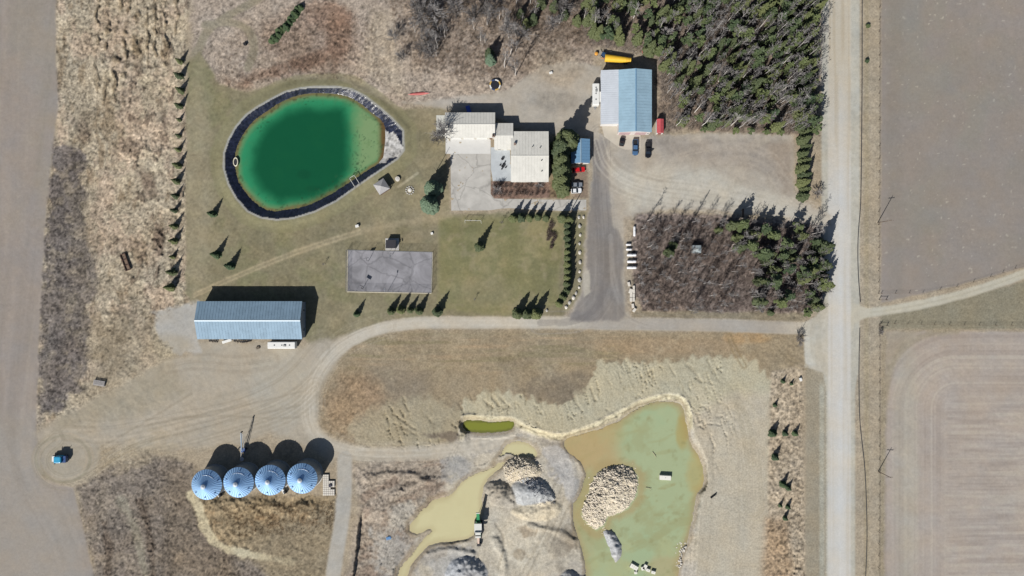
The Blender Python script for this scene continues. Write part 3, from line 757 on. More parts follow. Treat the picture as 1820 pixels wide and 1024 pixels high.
# ------------------------------------------------------------------ materials for objects
WHITE = mat('white_paint', (236,236,232), .5, var=.04, scale=1)
CREAM = mat('cream_siding', (215,210,198), .7, var=.05)
CONC = mat('concrete', (198,196,192), .85, var=.07, scale=.5, bump=.2)
CONC2 = mat('worn_concrete', (190,187,181), .9, var=.08, scale=.35, bump=.2)
BLOCK = mat('pale_concrete_block', (222,216,206), .85, var=.08, scale=2, bump=.3)
DARK = mat('dark_rubber', (38,38,42), .6, var=.2)
GLASS = mat('dark_glass', (30,38,48), .08, spec=.6, var=.05)
STEEL = mat('galvanised_steel', (168,172,178), .35, metal=.6, var=.06)
RUST = mat('rusty_iron', (92,70,60), .8, var=.2)
WOOD = mat('weathered_wood', (128,108,92), .9, var=.2, scale=3)
POLEW = mat('pole_timber', (120,106,94), .9, var=.15, scale=3)
ROPE = mat('black_pipe', (52,54,60), .6, var=.1)
LAMP = mat('lamp_lens', (235,232,215), .3)
REDL = mat('tail_light', (150,30,26), .3)

# ------------------------------------------------------------------ gabled buildings
def gable(name, label, cat, rect, eave, ridge, axis, wallm, roofm, ov=.35, group=None, z0=0.0, th=.14, cap=None):
    """rect = eave outline in photo pixels as seen at eave height"""
    xa, ya = P(rect[0], rect[3], eave+z0); xb, yb = P(rect[2], rect[1], eave+z0)
    cx, cy = (xa+xb)/2, (ya+yb)/2; hx, hy = (xb-xa)/2, (yb-ya)/2
    root = empty(name, (cx, cy, z0), 0, label, cat, group)
    L_, Wd = (hx, hy) if axis == 'x' else (hy, hx)
    def tr(p): return p if axis == 'x' else (-p[1], p[0], p[2])
    wl_, ww = L_-ov, Wd-ov
    e_ = eave-.12; pitch = (ridge-eave)/Wd
    wm = MB()
    prof = [(-ww, -.3), (ww, -.3), (ww, e_+pitch*ov-.06), (0, ridge-.2), (-ww, e_+pitch*ov-.06)]
    wm.rings([[tr((s_*wl_, y, z)) for y, z in prof] for s_ in (-1, 1)])
    wall = wm.build('wall', wallm, root)
    rm = MB()
    prof = [(-Wd, eave), (0, ridge), (Wd, eave), (Wd, eave-th), (0, ridge-th), (-Wd, eave-th)]
    rm.rings([[tr((s_*L_, y, z)) for y, z in prof] for s_ in (-1, 1)])
    # raised standing seams
    n = max(2, int(2*L_/1.0))
    for i in range(1, n):
        x = -L_+2*L_*i/n
        for s_ in (-1, 1):
            vs = [tr(p) for p in ((x-.03, s_*Wd, eave+.003), (x+.03, s_*Wd, eave+.003), (x+.03, s_*.2, ridge-pitch*.2+.003), (x-.03, s_*.2, ridge-pitch*.2+.003), (x-.02, s_*Wd, eave+.05), (x+.02, s_*Wd, eave+.05), (x+.02, s_*.2, ridge-pitch*.2+.05), (x-.02, s_*.2, ridge-pitch*.2+.05))]
            rm.add(vs, [(4,5,6,7), (0,1,5,4), (2,3,7,6), (1,2,6,5), (3,0,4,7)])
    roof = rm.build('roof', roofm, root)
    if cap:
        cm = MB()
        prof = [(-.26, ridge-.26*pitch+.06), (0, ridge+.07), (.26, ridge-.26*pitch+.06), (.26, ridge-.26*pitch+.03), (0, ridge+.04), (-.26, ridge-.26*pitch+.03)]
        cm.rings([[tr((s_*(L_+.02), y, z)) for y, z in prof] for s_ in (-1, 1)])
        cm.build('ridge_cap', cap, roof)
    return root, hx, hy, wl_, ww, roof

def wall_item(root, name, m, side, hx, hy, u, z0, wd, ht, th=.06, sub=None, subm=None):
    """panel on a wall; side in 'nsew'; hx, hy half sizes of the walls"""
    b = MB()
    if side in 'ns':
        s_ = 1 if side == 'n' else -1
        y0, y1 = sorted((s_*(hy-.02), s_*(hy+th)))
        b.box(u-wd/2, y0, z0, u+wd/2, y1, z0+ht)
    else:
        s_ = 1 if side == 'e' else -1
        x0, x1 = sorted((s_*(hx-.02), s_*(hx+th)))
        b.box(x0, u-wd/2, z0, x1, u+wd/2, z0+ht)
    o = b.build(name, m, root)
    if sub:
        c = MB()
        if side in 'ns':
            y0, y1 = sorted((s_*(hy+th-.01), s_*(hy+th+.03)))
            c.box(u-wd/2+.1, y0, z0+.1, u+wd/2-.1, y1, z0+ht-.1)
        else:
            x0, x1 = sorted((s_*(hx+th-.01), s_*(hx+th+.03)))
            c.box(x0, u-wd/2+.1, z0+.1, x1, u+wd/2-.1, z0+ht-.1)
        c.build(sub, subm, o)
    return o

SHED_ROOF = mat('blue_steel_roof', (141,167,187), .6, metal=.0, var=.05, scale=.25, spec=.12)
SHOP_ROOF = mat('shop_blue_roof', (156,186,204), .45, var=.05, scale=.2, spec=.5)
LEAN_ROOF = mat('lavender_steel_roof', (206,212,220), .5, var=.04, scale=.2)
HOUSE_ROOF = mat('pale_steel_roof', (222,220,212), .55, var=.035, scale=.3)
RIDGE = mat('ridge_flashing', (196,216,228), .4, var=.03)

# long machine shed, open to the south
r, hx, hy, wx, wy, roof = gable('machine_shed', 'long blue-roofed machine shed with a deep black shadow on the lawn, above the loop road', 'shed', (350.5,535.5,537,603), 5.1, 7.4, 'x', mat('shed_wall', (150,160,172), .6, var=.06), SHED_ROOF, .35, cap=RIDGE)
for i in range(5):
    wall_item(r, 'door', mat('shed_bay_door', (104,112,124), .6), 's', wx, wy, -wx+3.4+i*6.8, .02, 5.2, 4.1, .07)
wall_item(r, 'window', WHITE, 'e', wx, wy, -3.4, 1.6, 1.2, 1.2, .06, 'pane', GLASS)
wall_item(r, 'window', WHITE, 'e', wx, wy, 3.4, 1.6, 1.2, 1.2, .06, 'pane', GLASS)

# workshop: main gable and lean-to
r, hx, hy, wx, wy, roof = gable('workshop', 'large pale blue metal-roofed workshop with a lavender lean-to beside the spruce wood', 'workshop', (1099.5,124,1158.5,235), 5.0, 6.5, 'y', mat('workshop_wall', (225,216,212), .6, var=.05), SHOP_ROOF, .2, cap=mat('shop_ridge', (120,156,184), .4))
cxw, cyw = r.location.x, r.location.y
x0, y0 = P(1068, 220.5, 4.3); x1, y1 = P(1099.5, 124, 4.7)
x0 -= cxw; y0 -= cyw; x1 = -wy_ if False else -(hx)+.25; y1 -= cyw
lm = MB(); lm.box(x0+.25, y0+.25, -.3, x1-.05, y1-.25, 3.95); lm.build('lean_to_wall', mat('lean_wall', (232,230,228), .6, var=.05), r)
lr = MB()
lr.rings([[(x0, y, 4.15), (x1, y, 4.86), (x1, y, 4.74), (x0, y, 4.03)] for y in (y0, y1)])
n = 26
for i in range(1, n):
    y = y0+(y1-y0)*i/n
    lr.add([(x0, y-.03, 4.155), (x1, y-.03, 4.865), (x1, y+.03, 4.865), (x0, y+.03, 4.155), (x0, y-.02, 4.21), (x1, y-.02, 4.92), (x1, y+.02, 4.92), (x0, y+.02, 4.21)], [(4,5,6,7), (0,1,5,4), (2,3,7,6), (1,2,6,5), (3,0,4,7)])
lr.build('lean_to_roof', LEAN_ROOF, r)
DOORP = mat('pinkish_door', (196,168,170), .6, var=.05)
for u in (-3.2, 2.4):
    d_ = wall_item(r, 'overhead_door', DOORP, 's', wy, wx, u, .02, 3.8, 3.7, .05)
    hb = MB(); hb.box(u-.2, -wx-.1, 1.0, u+.2, -wx-.045, 1.1); hb.build('handle', DARK, d_)
wall_item(r, 'window', WHITE, 's', wy, wx, 5.0, 1.6, .9, 1.0, .05, 'pane', GLASS)
wall_item(r, 'window', WHITE, 'n', wy, wx, 0.0, 1.6, 1.2, 1.0, .05, 'pane', GLASS)

# house blocks
def vents(root, roof, pts, hh, nm='roof_vent'):
    for x, y, z in pts:
        v = MB(); v.tube((x, y, z-.2), (x, y, z+hh), .13, .13, 8); v.tube((x, y, z+hh), (x, y, z+hh+.12), .22, .16, 8)
        v.build(nm, DARK, roof)
r, hx, hy, wx, wy, roof = gable('garage', 'west wing of the house, cream-roofed garage behind the bare tree and wide concrete apron', 'garage', (791,200,880,245), 4.3, 5.5, 'x', CREAM, HOUSE_ROOF, .4, cap=HOUSE_ROOF)
for u in (-5.2, -.6, 4.0): wall_item(r, 'garage_door', WHITE, 's', wx, wy, u, .02, 3.8, 2.9, .05)
wall_item(r, 'door', mat('brown_door', (120,92,76), .6), 's', wx, wy, 7.2, .02, 1.0, 2.1, .05)
r, hx, hy, wx, wy, roof = gable('breezeway', 'small middle wing joining the garage to the main house, pale gable roof', 'house wing', (878.5,219,912,265.5), 3.4, 4.5, 'x', CREAM, HOUSE_ROOF, .35)
wall_item(r, 'door', WHITE, 's', wx, wy, .5, .02, 1.1, 2.1, .05)
wall_item(r, 'window', WHITE, 's', wx, wy, -1.6, .9, 1.3, 1.1, .05, 'pane', GLASS)
c_ = MB(); c_.box(-4.0, -.6, 3.0, -3.1, .3, 5.2); c_.build('chimney', mat('brick_chimney', (150,130,118), .9, var=.15), r)
c_ = MB(); c_.box(-3.75, -.35, 5.2, -3.35, .05, 5.4); c_.build('flue', DARK, r)
r, hx, hy, wx, wy, roof = gable('main_house', 'main house block with pale two-tone gable roof and four vents, above the red shrub bed', 'house', (908,233.5,975,323.5), 3.9, 5.3, 'x', CREAM, HOUSE_ROOF, .45, cap=HOUSE_ROOF)
vents(r, roof, [(1.0, 3.3, 4.75), (3.6, 2.9, 4.85), (4.1, -1.6, 5.0), (4.2, -5.2, 4.35)], .45)
c_ = MB(); c_.box(-5.6, 3.8, 4.0, -4.9, 4.5, 5.6); c_.build('chimney', MATS['brick_chimney'], roof)
for u in (-3.8, .2, 4.0): wall_item(r, 'window', WHITE, 's', wx, wy, u, 1.0, 1.8, 1.2, .05, 'pane', GLASS)
for u in (-5, 3): wall_item(r, 'window', WHITE, 'w', wx, wy, u, 1.0, 1.6, 1.2, .05, 'pane', GLASS)
wall_item(r, 'door', MATS['brown_door'], 'w', wx, wy, 0, .02, 1.0, 2.1, .05)
# small blue cabin
r, hx, hy, wx, wy, roof = gable('cabin', 'small cabin with ribbed bright blue roof, half shaded by tall spruces east of the house', 'cabin', (1015,247,1048.5,290), 2.9, 3.9, 'y', WHITE, mat('bright_blue_roof', (112,152,186), .45, var=.06, spec=.5), .25, cap=MATS['blue_steel_roof'])
wall_item(r, 'door', MATS['brown_door'], 's', wy, wx, .6, .02, .9, 2.0, .05)
wall_item(r, 'window', WHITE, 'e', wy, wx, 0, 1.0, 1.4, 1.0, .05, 'pane', GLASS)
# red shed
r, hx, hy, wx, wy, roof = gable('red_shed', 'narrow red-roofed garden shed against the east side of the workshop', 'shed', (1167.5,211.5,1179.5,236.5), 2.4, 2.9, 'y', WHITE, mat('red_roof', (196,86,92), .7, var=.1, scale=1), .08)
wall_item(r, 'door', mat('red_door', (150,60,60), .6), 's', wy, wx, 0, .02, 1.2, 2.0, .05)
# hut in the SE wood
r, hx, hy, wx, wy, roof = gable('woods_hut', 'little grey-white hut standing among the bare trees of the south-east wood', 'hut', (1231,436,1246,450), 2.4, 2.9, 'x', mat('hut_wall', (170,172,170), .8), mat('hut_roof', (176,186,188), .6, var=.12, scale=1.5), .1)
wall_item(r, 'door', DARK, 's', wx, wy, 0, .02, .9, 1.9, .05)

# gazebo with pyramid roof
x, y = P(678, 331.5, 2.6)
r = empty('gazebo', (x, y, 0), radians(33), 'grey pyramid-roofed gazebo on the lawn between pond and driveway', 'gazebo')
g = MB(); a_ = 2.15
g.rings([[(-a_,-a_,2.3),(a_,-a_,2.3),(a_,a_,2.3),(-a_,a_,2.3)], [(-a_,-a_,2.38),(a_,-a_,2.38),(a_,a_,2.38),(-a_,a_,2.38)], [(-.06,-.06,3.7),(.06,-.06,3.7),(.06,.06,3.7),(-.06,.06,3.7)]])
g.build('roof', mat('grey_shingles', (176,174,174), .9, var=.14, scale=3), r)
for sx in (-1, 1):
    for sy in (-1, 1):
        p = MB(); p.box(sx*1.9-.07, sy*1.9-.07, -.2, sx*1.9+.07, sy*1.9+.07, 2.32); p.build('post', WOOD, r)
p = MB()
for k in range(4):
    p.box(-1.85, -1.95, .3+k*.18, 1.85, -1.9, .42+k*.18); p.box(-1.95, -1.85, .3+k*.18, -1.9, 1.85, .42+k*.18); p.box(1.9, -1.85, .3+k*.18, 1.95, 1.85, .42+k*.18)
p.build('railing', WOOD, r)
p = MB(); p.box(-2.0, -2.0, -.1, 2.0, 2.0, .12); p.build('floor', WOOD, r)

# court shelter
x, y = P(694.5, 432.5, 2.3)
r = empty('court_shelter', (x, y, 0), 0, 'small dark-roofed shelter on a white pad at the north side of the sports court', 'shelter')
p = MB(); p.rings([[(-1.75,-1.75,2.3),(1.75,-1.75,2.3),(1.75,1.2,2.05),(-1.75,1.2,2.05)], [(-1.75,-1.75,2.42),(1.75,-1.75,2.42),(1.75,1.2,2.17),(-1.75,1.2,2.17)]]); p.build('roof', mat('dark_roof', (58,58,64), .8, var=.1), r)
p = MB()
for s_ in ((-1.65,-1.6,-1.55,1.1), (1.55,-1.6,1.65,1.1)): p.box(s_[0], s_[1], -.1, s_[2], s_[3], 2.02)
p.box(-1.55, 1.0, -.1, 1.55, 1.1, 2.0); p.build('wall', mat('shelter_wall', (150,148,146), .8), r)
p = MB(); p.box(-1.2, .3, .4, 1.2, .75, .48); p.box(-1.1, .4, 0, -1.0, .7, .4); p.box(1.0, .4, 0, 1.1, .7, .4); p.build('bench', WOOD, r)
p = MB(); p.box(-2.3, -2.4, -.1, 2.5, 1.9, .06); p.build('floor', CONC, r)

# ------------------------------------------------------------------ concrete slabs, court
def slab(name, pts, m, z=.03, label=None, th=.3):
    b = MB(); q = [P(*p) for p in pts][::-1]
    b.prism(q, z-th, z)
    return tag(b.build(name, m), kind='structure')
slab('pavement', [(792,242),(872,242),(872,273.5),(792,273.5)], mat('new_concrete', (214,213,210), .85, var=.04, scale=.4), .035)
slab('driveway_apron', [(800.5,273.5),(872,273.5),(872,345),(878,353),(980,355),(1042,355),(1042,374),(1000,375),(955,373),(905,370),(890,371),(870,374),(802,374.5)], CONC2, .03)
slab('patio', [(872.5,262),(906,262),(909,322),(876,322),(872.5,300)], mat('patio_concrete', (190,196,200), .85, var=.08, scale=.5), .034)
slab('side_pad', [(775.5,205),(800,205),(800,242),(775.5,242)], mat('pad_concrete', (208,208,200), .85, var=.05), .03)
slab('workshop_apron', [(1068,219),(1100,219),(1138.5,236),(1138.5,265),(1112,266),(1100,262),(1074,243)], mat('yard_concrete', (196,188,174), .9, var=.07, scale=.4), .05)
court = mat('court_surface', (150,149,154), .85, var=.10, scale=.12, bump=.1)
def add_stains(m, s1, lo, hi, crack=0):
    nt = m.node_tree; N = nt.nodes; L = nt.links; b = N['Principled BSDF']; src = b.inputs['Base Color'].links[0].from_socket
    tc = N.new('ShaderNodeTexCoord'); n_ = N.new('ShaderNodeTexNoise'); n_.inputs['Scale'].default_value = s1; n_.inputs['Detail'].default_value = 7; n_.inputs['Roughness'].default_value = .6; n_.inputs['Distortion'].default_value = .8
    L.new(tc.outputs['Object'], n_.inputs['Vector'])
    r_ = N.new('ShaderNodeMapRange'); r_.inputs['From Min'].default_value = .4; r_.inputs['From Max'].default_value = .62; r_.inputs['To Min'].default_value = lo; r_.inputs['To Max'].default_value = hi
    L.new(n_.outputs['Fac'], r_.inputs['Value']); f = r_.outputs['Result']
    if crack:
        v_ = N.new('ShaderNodeTexVoronoi'); v_.feature = 'DISTANCE_TO_EDGE'; v_.inputs['Scale'].default_value = crack
        a_ = N.new('ShaderNodeVectorMath'); a_.operation = 'MULTIPLY_ADD'; L.new(n_.outputs['Color'], a_.inputs[0]); a_.inputs[1].default_value = (4, 4, 0); L.new(tc.outputs['Object'], a_.inputs[2]); L.new(a_.outputs[0], v_.inputs['Vector'])
        c_ = N.new('ShaderNodeMapRange'); c_.inputs['From Min'].default_value = 0; c_.inputs['From Max'].default_value = .03; c_.inputs['To Min'].default_value = .72; c_.inputs['To Max'].default_value = 1
        L.new(v_.outputs['Distance'], c_.inputs['Value']); mm = N.new('ShaderNodeMath'); mm.operation = 'MULTIPLY'; L.new(f, mm.inputs[0]); L.new(c_.outputs['Result'], mm.inputs[1]); f = mm.outputs[0]
    v = N.new('ShaderNodeVectorMath'); v.operation = 'SCALE'; L.new(src, v.inputs[0]); L.new(f, v.inputs['Scale']); L.new(v.outputs[0], b.inputs['Base Color'])
add_stains(court, .16, 1.12, .74, .09)
add_stains(CONC2, .22, 1.06, .9, .1)
add_stains(SHED_ROOF, .3, 1.06, .9); add_stains(SHOP_ROOF, .25, 1.05, .92); add_stains(HOUSE_ROOF, .35, 1.04, .93); add_stains(LEAN_ROOF, .3, 1.03, .95)
slab('sports_court', [(618,444),(769,448),(767,521),(617,518)], court, .06)
kb = MB()
for a, b in (((618,444.5),(617,518.5)), ((617,518.7),(767,521.5)), ((769,448),(767,521))):
    ax, ay = P(*a); bx, by = P(*b); L_ = math.hypot(bx-ax, by-ay); an = atan2(by-ay, bx-ax)
    w_ = .28
    kb.box((ax+bx)/2-L_/2, (ay+by)/2-w_/2, -.1, (ax+bx)/2+L_/2, (ay+by)/2+w_/2, .2, an)
tag(kb.build('court_kerb', mat('pale_timber', (206,198,178), .85, var=.1)), 'pale low timber kerb edging the grey sports court', 'kerb')

def fence(name, label, pts, h, step, postm, wires=None, mesh=False, pr=.05, group=None, wr=.012, wob=0):
    q = [Vector((*P(*p), 0)) for p in pts]
    root = empty(name, q[0], 0, label, 'fence', group)
    rnd = random.Random(5)
    wm = MB()
    zt = lambda p: 0
    for a, b in zip(q[:-1], q[1:]):
        L_ = (b-a).length; n = max(1, round(L_/step)); a = a-q[0]; b = b-q[0]
        for i in range(n+(1 if b == q[-1]-q[0] else 0)):
            p = a+(b-a)*i/n
            pm = MB(); pm.tube((p.x, p.y, -.3), (p.x+rnd.uniform(-wob, wob), p.y+rnd.uniform(-wob, wob), h), pr, pr*.9, 6); pm.build('post', postm, root)
        for z in (wires or []):
            wm.tube((a.x, a.y, z), (b.x, b.y, z), wr, wr, 4, False)
        if mesh:
            m_ = int(L_/.45)
            for i in range(-int(h/.45)-1, m_+1):
                for sg_ in (0, 1):
                    t0 = i*.45; t1 = t0+h
                    za, zb = (0, h) if sg_ == 0 else (h, 0)
                    u0, u1 = max(t0, 0), min(t1, L_)
                    if u1 <= u0: continue
                    z0_ = za+(zb-za)*(u0-t0)/h; z1_ = za+(zb-za)*(u1-t0)/h
                    pa = a+(b-a)*u0/L_; pb = a+(b-a)*u1/L_
                    wm.tube((pa.x, pa.y, z0_), (pb.x, pb.y, z1_), .012, .012, 3, False)
    if wm.v: wm.build('wire_mesh' if mesh else 'wire', STEEL if mesh else RUST, root)
    return root
fence('court_fence', 'tall chain-link fence round the grey sports court', [(618,445),(769,449),(767.5,520.5),(617.5,517.5),(618,445)], 2.9, 3.1, STEEL, [2.9, .1], True, .04)
fence('wire_fence', 'wire fence with wooden posts along the big ploughed field, north-east of the junction', [(1562,-6),(1562,120),(1562,260),(1561,400),(1561,522)], 1.2, 4.4, POLEW, [.4, .8, 1.15], pr=.08, wob=.1, group='wire fences')
fence('wire_fence', 'wire fence with wooden posts running south along the furrowed field', [(1562,577),(1562,700),(1562,840),(1561,1030)], 1.2, 4.4, POLEW, [.4, .8, 1.15], pr=.08, wob=.1, group='wire fences')
fence('wire_fence', 'wire fence with wooden posts on the north side of the curving branch road', [(1566,522),(1640,521),(1700,510),(1760,492),(1826,470)], 1.2, 5.2, POLEW, [.4, .8, 1.15], pr=.08, wob=.1, group='wire fences')
fence('wire_fence', 'wire fence with wooden posts between the branch-road verge and the furrowed field', [(1566,575),(1660,577),(1740,578),(1826,578)], 1.2, 5.2, POLEW, [.4, .8, 1.15], pr=.08, wob=.1, group='wire fences')

# ------------------------------------------------------------------ basketball hoops, poles
def at(px, py, h=0): x, y = P(px, py, h); return (x, y, sample_z(px, py))
def hoop(px, py, rz, label):
    r = empty('basketball_hoop', (*P(px, py), .05), rz, label, 'basketball hoop', 'basketball hoops on the court')
    m = MB(); m.tube((0,0,0), (0,0,2.9), .08, .07); m.tube((0,0,2.9), (.9,0,3.1), .06, .05); m.build('pole', DARK, r)
    m = MB(); m.box(.9, -.85, 2.7, .95, .85, 3.7); m.build('backboard', mat('backboard', (70,74,80), .5), r)
    m = MB(); n = 14
    pts = [(1.2+.23*cos(2*pi*i/n), .23*sin(2*pi*i/n), 3.0) for i in range(n+1)]; m.path(pts, .02, 4); m.tube((.95,0,3.0), (.98,0,3.0), .03); m.build('rim', mat('orange_rim', (200,90,40), .5), r)
    return r
hoop(655, 464, radians(100), 'dark basketball hoop near the north-west of the grey court')
hoop(645, 513, radians(60), 'dark basketball hoop at the south-west edge of the grey court')
def tpole(px, py, spx, spy, label, cat='utility pole', cross=True, m=POLEW, r0=.16, group='utility poles', lamp=False, arm=0, name='utility_pole'):
    h = math.hypot(spx-px, spy-py)*S*math.tan(SUN_EL)
    r = empty(name, at(px, py), arm, label, cat, group)
    b = MB(); b.tube((0,0,-.3), (0,0,h), r0, r0*.65, 10); b.build('pole', m, r)
    if cross:
        b = MB(); b.box(-1.1, -.06, h-.75, 1.1, .06, h-.6); b.build('crossarm', m, r)
        for x in (-.95, 0, .95):
            i_ = MB(); z = h-.6 if x else h
            i_.lathe([(.03, 0), (.07, .05), (.05, .12), (.07, .18), (.03, .24)], 8, (x, 0, z)); i_.build('insulator', STEEL, r)
    if lamp:
        b = MB(); b.tube((0,0,h-.3), (1.2,0,h+.1), .04, .04, 6); b.build('arm', STEEL, r)
        b = MB(); b.rings([[(1.0+a*.45, c_*.18, h+.0) for a, c_ in rr(1, 1, .4)], [(1.0+a*.4, c_*.14, h+.2) for a, c_ in rr(1, 1, .4)]]); b.build('lamp_head', STEEL, r)
    return r
tpole(1560, 396, 1588, 349, 'timber pole with a crossarm beside the upper field fence', arm=.1)
tpole(1561, 838, 1586, 797, 'timber pole with a crossarm on the fence line of the furrowed field, far lower right', arm=0)
tpole(1236, 384, 1265, 339, 'bare timber pole at the north edge of the square south-east wood', cross=False)
tpole(1013, 378, 1038, 334, 'pale timber pole at the east end of the paved driveway by the dark spruces', cross=False, lamp=True, arm=2)
tpole(775.5, 304.5, 800, 262, 'slim dark pole next to the big spruces beside the concrete apron', cross=False, r0=.11)
tpole(689, 519, 709, 489, 'light pole on the south kerb of the sports court', 'light pole', False, STEEL, .09, 'court light poles', True, 1.5, 'light_pole')
tpole(698, 452, 714, 421, 'light pole by the dark-roofed shelter on the court', 'light pole', False, STEEL, .09, 'court light poles', True, -1.5, 'light_pole')
tpole(1320, 372, 1331, 346, 'short yard lamp pole standing over the farm sign at the wood edge', 'lamp pole', False, STEEL, .07, None, True, .5, 'lamp_post')
tpole(1416, 601, 1424, 565, 'thin pole beside the bare bush at the farm entrance', 'pole', False, POLEW, .09, None, False, 0, 'entrance_pole')
tpole(1212, 374, 1213, 358, 'thin steel post with a small bracket at the yard edge', 'post', False, STEEL, .05, None, False, 0, 'gate_post')
# fence corner posts
def brace(px, py, ln, label):
    r = empty('corner_brace', at(px, py), 0, label, 'fence brace', 'fence corner braces')
    b = MB(); b.tube((0,0,-.2), (0,0,1.5), .12, .11); b.build('post', POLEW, r)
    b = MB(); b.tube((ln,0,-.2), (ln,0,1.4), .12, .11); b.build('post', POLEW, r)
    b = MB(); b.tube((.1,0,1.2), (ln-.1,0,1.2), .07, .07); b.build('rail', POLEW, r)
brace(1562, 533, 2.5, 'timber corner brace north of the branch road mouth')
brace(1563, 579, 2.6, 'timber corner brace south of the branch road mouth')

# farm sign at the wood edge
r = empty('farm_sign', at(1317, 380), radians(88), 'narrow dark-roofed board sign at the north edge of the south-east wood', 'sign')
for s_ in (-1.2, 1.2):
    b = MB(); b.box(s_-.08, -.08, -.2, s_+.08, .08, 2.2); b.build('post', WOOD, r)
b = MB(); b.box(-1.12, -.05, .8, 1.12, .05, 1.9); b.build('board', mat('sign_board', (190,186,176), .7), r)
b = MB(); b.rings([[(-1.5,-.35,2.1),(1.5,-.35,2.1),(1.5,.35,2.1),(-1.5,.35,2.1)], [(-1.5,-.02,2.4),(1.5,-.02,2.4),(1.5,.02,2.4),(-1.5,.02,2.4)]]); b.build('roof', mat('sign_roof', (80,66,56), .8, var=.15), r)

# swing frame
r = empty('swing_frame', at(841, 393), radians(-1), 'pale metal swing frame on the grass just below the concrete apron', 'swing frame')
b = MB(); b.tube((-2.8,0,2.1), (2.8,0,2.1), .05); b.build('top_bar', WHITE, r)
for s_ in (-1, 1):
    for t in (-1, 1):
        b = MB(); b.tube((s_*2.8, 0, 2.1), (s_*2.9, t*.75, 0), .045); b.build('leg', WHITE, r)
for x in (-1, 1):
    b = MB(); b.box(x-.25, -.1, .45, x+.25, .1, .49); b.tube((x-.22,0,.49), (x-.22,0,2.08), .012, n=4); b.tube((x+.22,0,.49), (x+.22,0,2.08), .012, n=4); b.build('swing', DARK, r)

# round concrete tables / fire pit
def drum(name, px, py, rad, h, m, label, cat, top=None):
    r = empty(name, at(px, py), 0, label, cat)
    b = MB(); b.lathe([(rad*.95, -.1), (rad, .05), (rad, h-.05), (rad*.95, h)], 24); b.build('body', m, r)
    if top:
        b = MB(); b.lathe([(rad*.6, h), (rad*.6, h+.05), (rad*.3, h+.1)], 16); b.build('lid', top, r)
    return r
drum('well_cover', 707, 318.5, .85, .8, BLOCK, 'pale round concrete well cover near the gazebo', 'well cover', CONC)
r = drum('fire_pit', 728.5, 338.5, .75, .5, BLOCK, 'white round fire pit inside a ring of flat stones', 'fire pit', WHITE)
rnd = random.Random(3)
for k in range(11):
    a_ = 2*pi*k/11
    b = MB(); b.rock((1.35*cos(a_), 1.35*sin(a_), .1), .33, rnd, (1, 1, .5)); b.build('ring_stone', CONC2, r)
def binbox(name, px, py, label, cat, m, s_=(.5, .4, .9)):
    r = empty(name, at(px, py), .3, label, cat)
    b = MB(); b.rings([[(x, y, -.05) for x, y in rr(s_[0]*.9, s_[1]*.9, .1)], [(x, y, s_[2]*.85) for x, y in rr(s_[0], s_[1], .1)]]); b.build('body', m, r)
    b = MB(); b.rings([[(x, y, s_[2]*.85) for x, y in rr(s_[0]*1.08, s_[1]*1.08, .12)], [(x, y, s_[2]) for x, y in rr(s_[0]*.9, s_[1]*.9, .1)]]); b.build('lid', m, r)
binbox('pump_box', 635.5, 402, 'small white pump box casting a black shadow on the lawn south of the pond', 'box', WHITE, (.6, .45, .9))
binbox('lawn_box', 768, 415, 'tiny white box on the lawn north-east of the sports court', 'box', WHITE, (.4, .4, .6))
binbox('black_barrel', 436.5, 79, 'small black container standing in the dry grass above the pond', 'container', DARK, (.5, .5, 1.0))
binbox('meter_box', 979, 130, 'small white box on the dry ground left of the workshop', 'box', WHITE, (.55, .4, .6))
binbox('propane_locker', 1069, 195, 'small pale locker by the west wall of the workshop', 'locker', mat('pale_locker', (208,204,180), .6), (.45, .6, 1.2))
binbox('mail_box', 1422, 674, 'small white box at the top of the young-spruce strip', 'box', WHITE, (.35, .6, .9))

# trampoline
r = empty('trampoline', at(880, 152.5), 0, 'round trampoline with black mat and yellow and white pads north of the garage', 'trampoline')
b = MB(); b.lathe([(1.55, .86), (1.55, .88)], 24); b.build('mat', mat('trampoline_mat', (34,36,46), .7), r)
cols = [mat('pad_yellow', (214,176,90), .6), WHITE, mat('pad_blue', (60,80,120), .6)]
for k in range(8):
    a0 = 2*pi*k/8; b = MB()
    prof = []
    for z in (.84, .93):
        prof.append([(q*cos(a0+t), q*sin(a0+t), z) for q, t in ((1.55, .01), (1.55, .26), (1.55, .52), (1.55, .77), (1.98, .77), (1.98, .52), (1.98, .26), (1.98, .01))])
    b.rings(prof); b.build('pad', cols[(0, 1, 2)[k % 3]], r)
for k in range(4):
    a0 = pi/4+pi/2*k; b = MB(); b.tube((1.8*cos(a0), 1.8*sin(a0), 0), (1.8*cos(a0), 1.8*sin(a0), .84), .04); b.build('leg', STEEL, r)
# red drill pipes lying
r = empty('red_canoe', at(745, 166.5), radians(4), 'long faded red boat hull lying upside down in the dry scrub above the yard', 'boat')
b = MB(); rg = []
for i in range(13):
    t = i/12; x = -3.9+7.8*t; w_ = .5*(1-abs(2*t-1)**3)+.04
    rg.append([(x, w_*cos(a_), .02+.42*max(0, sin(a_))*(1-abs(2*t-1)**4*.4)) for a_ in [pi*k/8 for k in range(9)]])
b.rings(rg); b.build('hull', mat('faded_red', (190,104,100), .6, var=.18, scale=.6), r, smooth=True)
b = MB(); b.tube((-3.8,0,.33), (3.8,0,.42), .03); b.build('keel', WHITE, r)

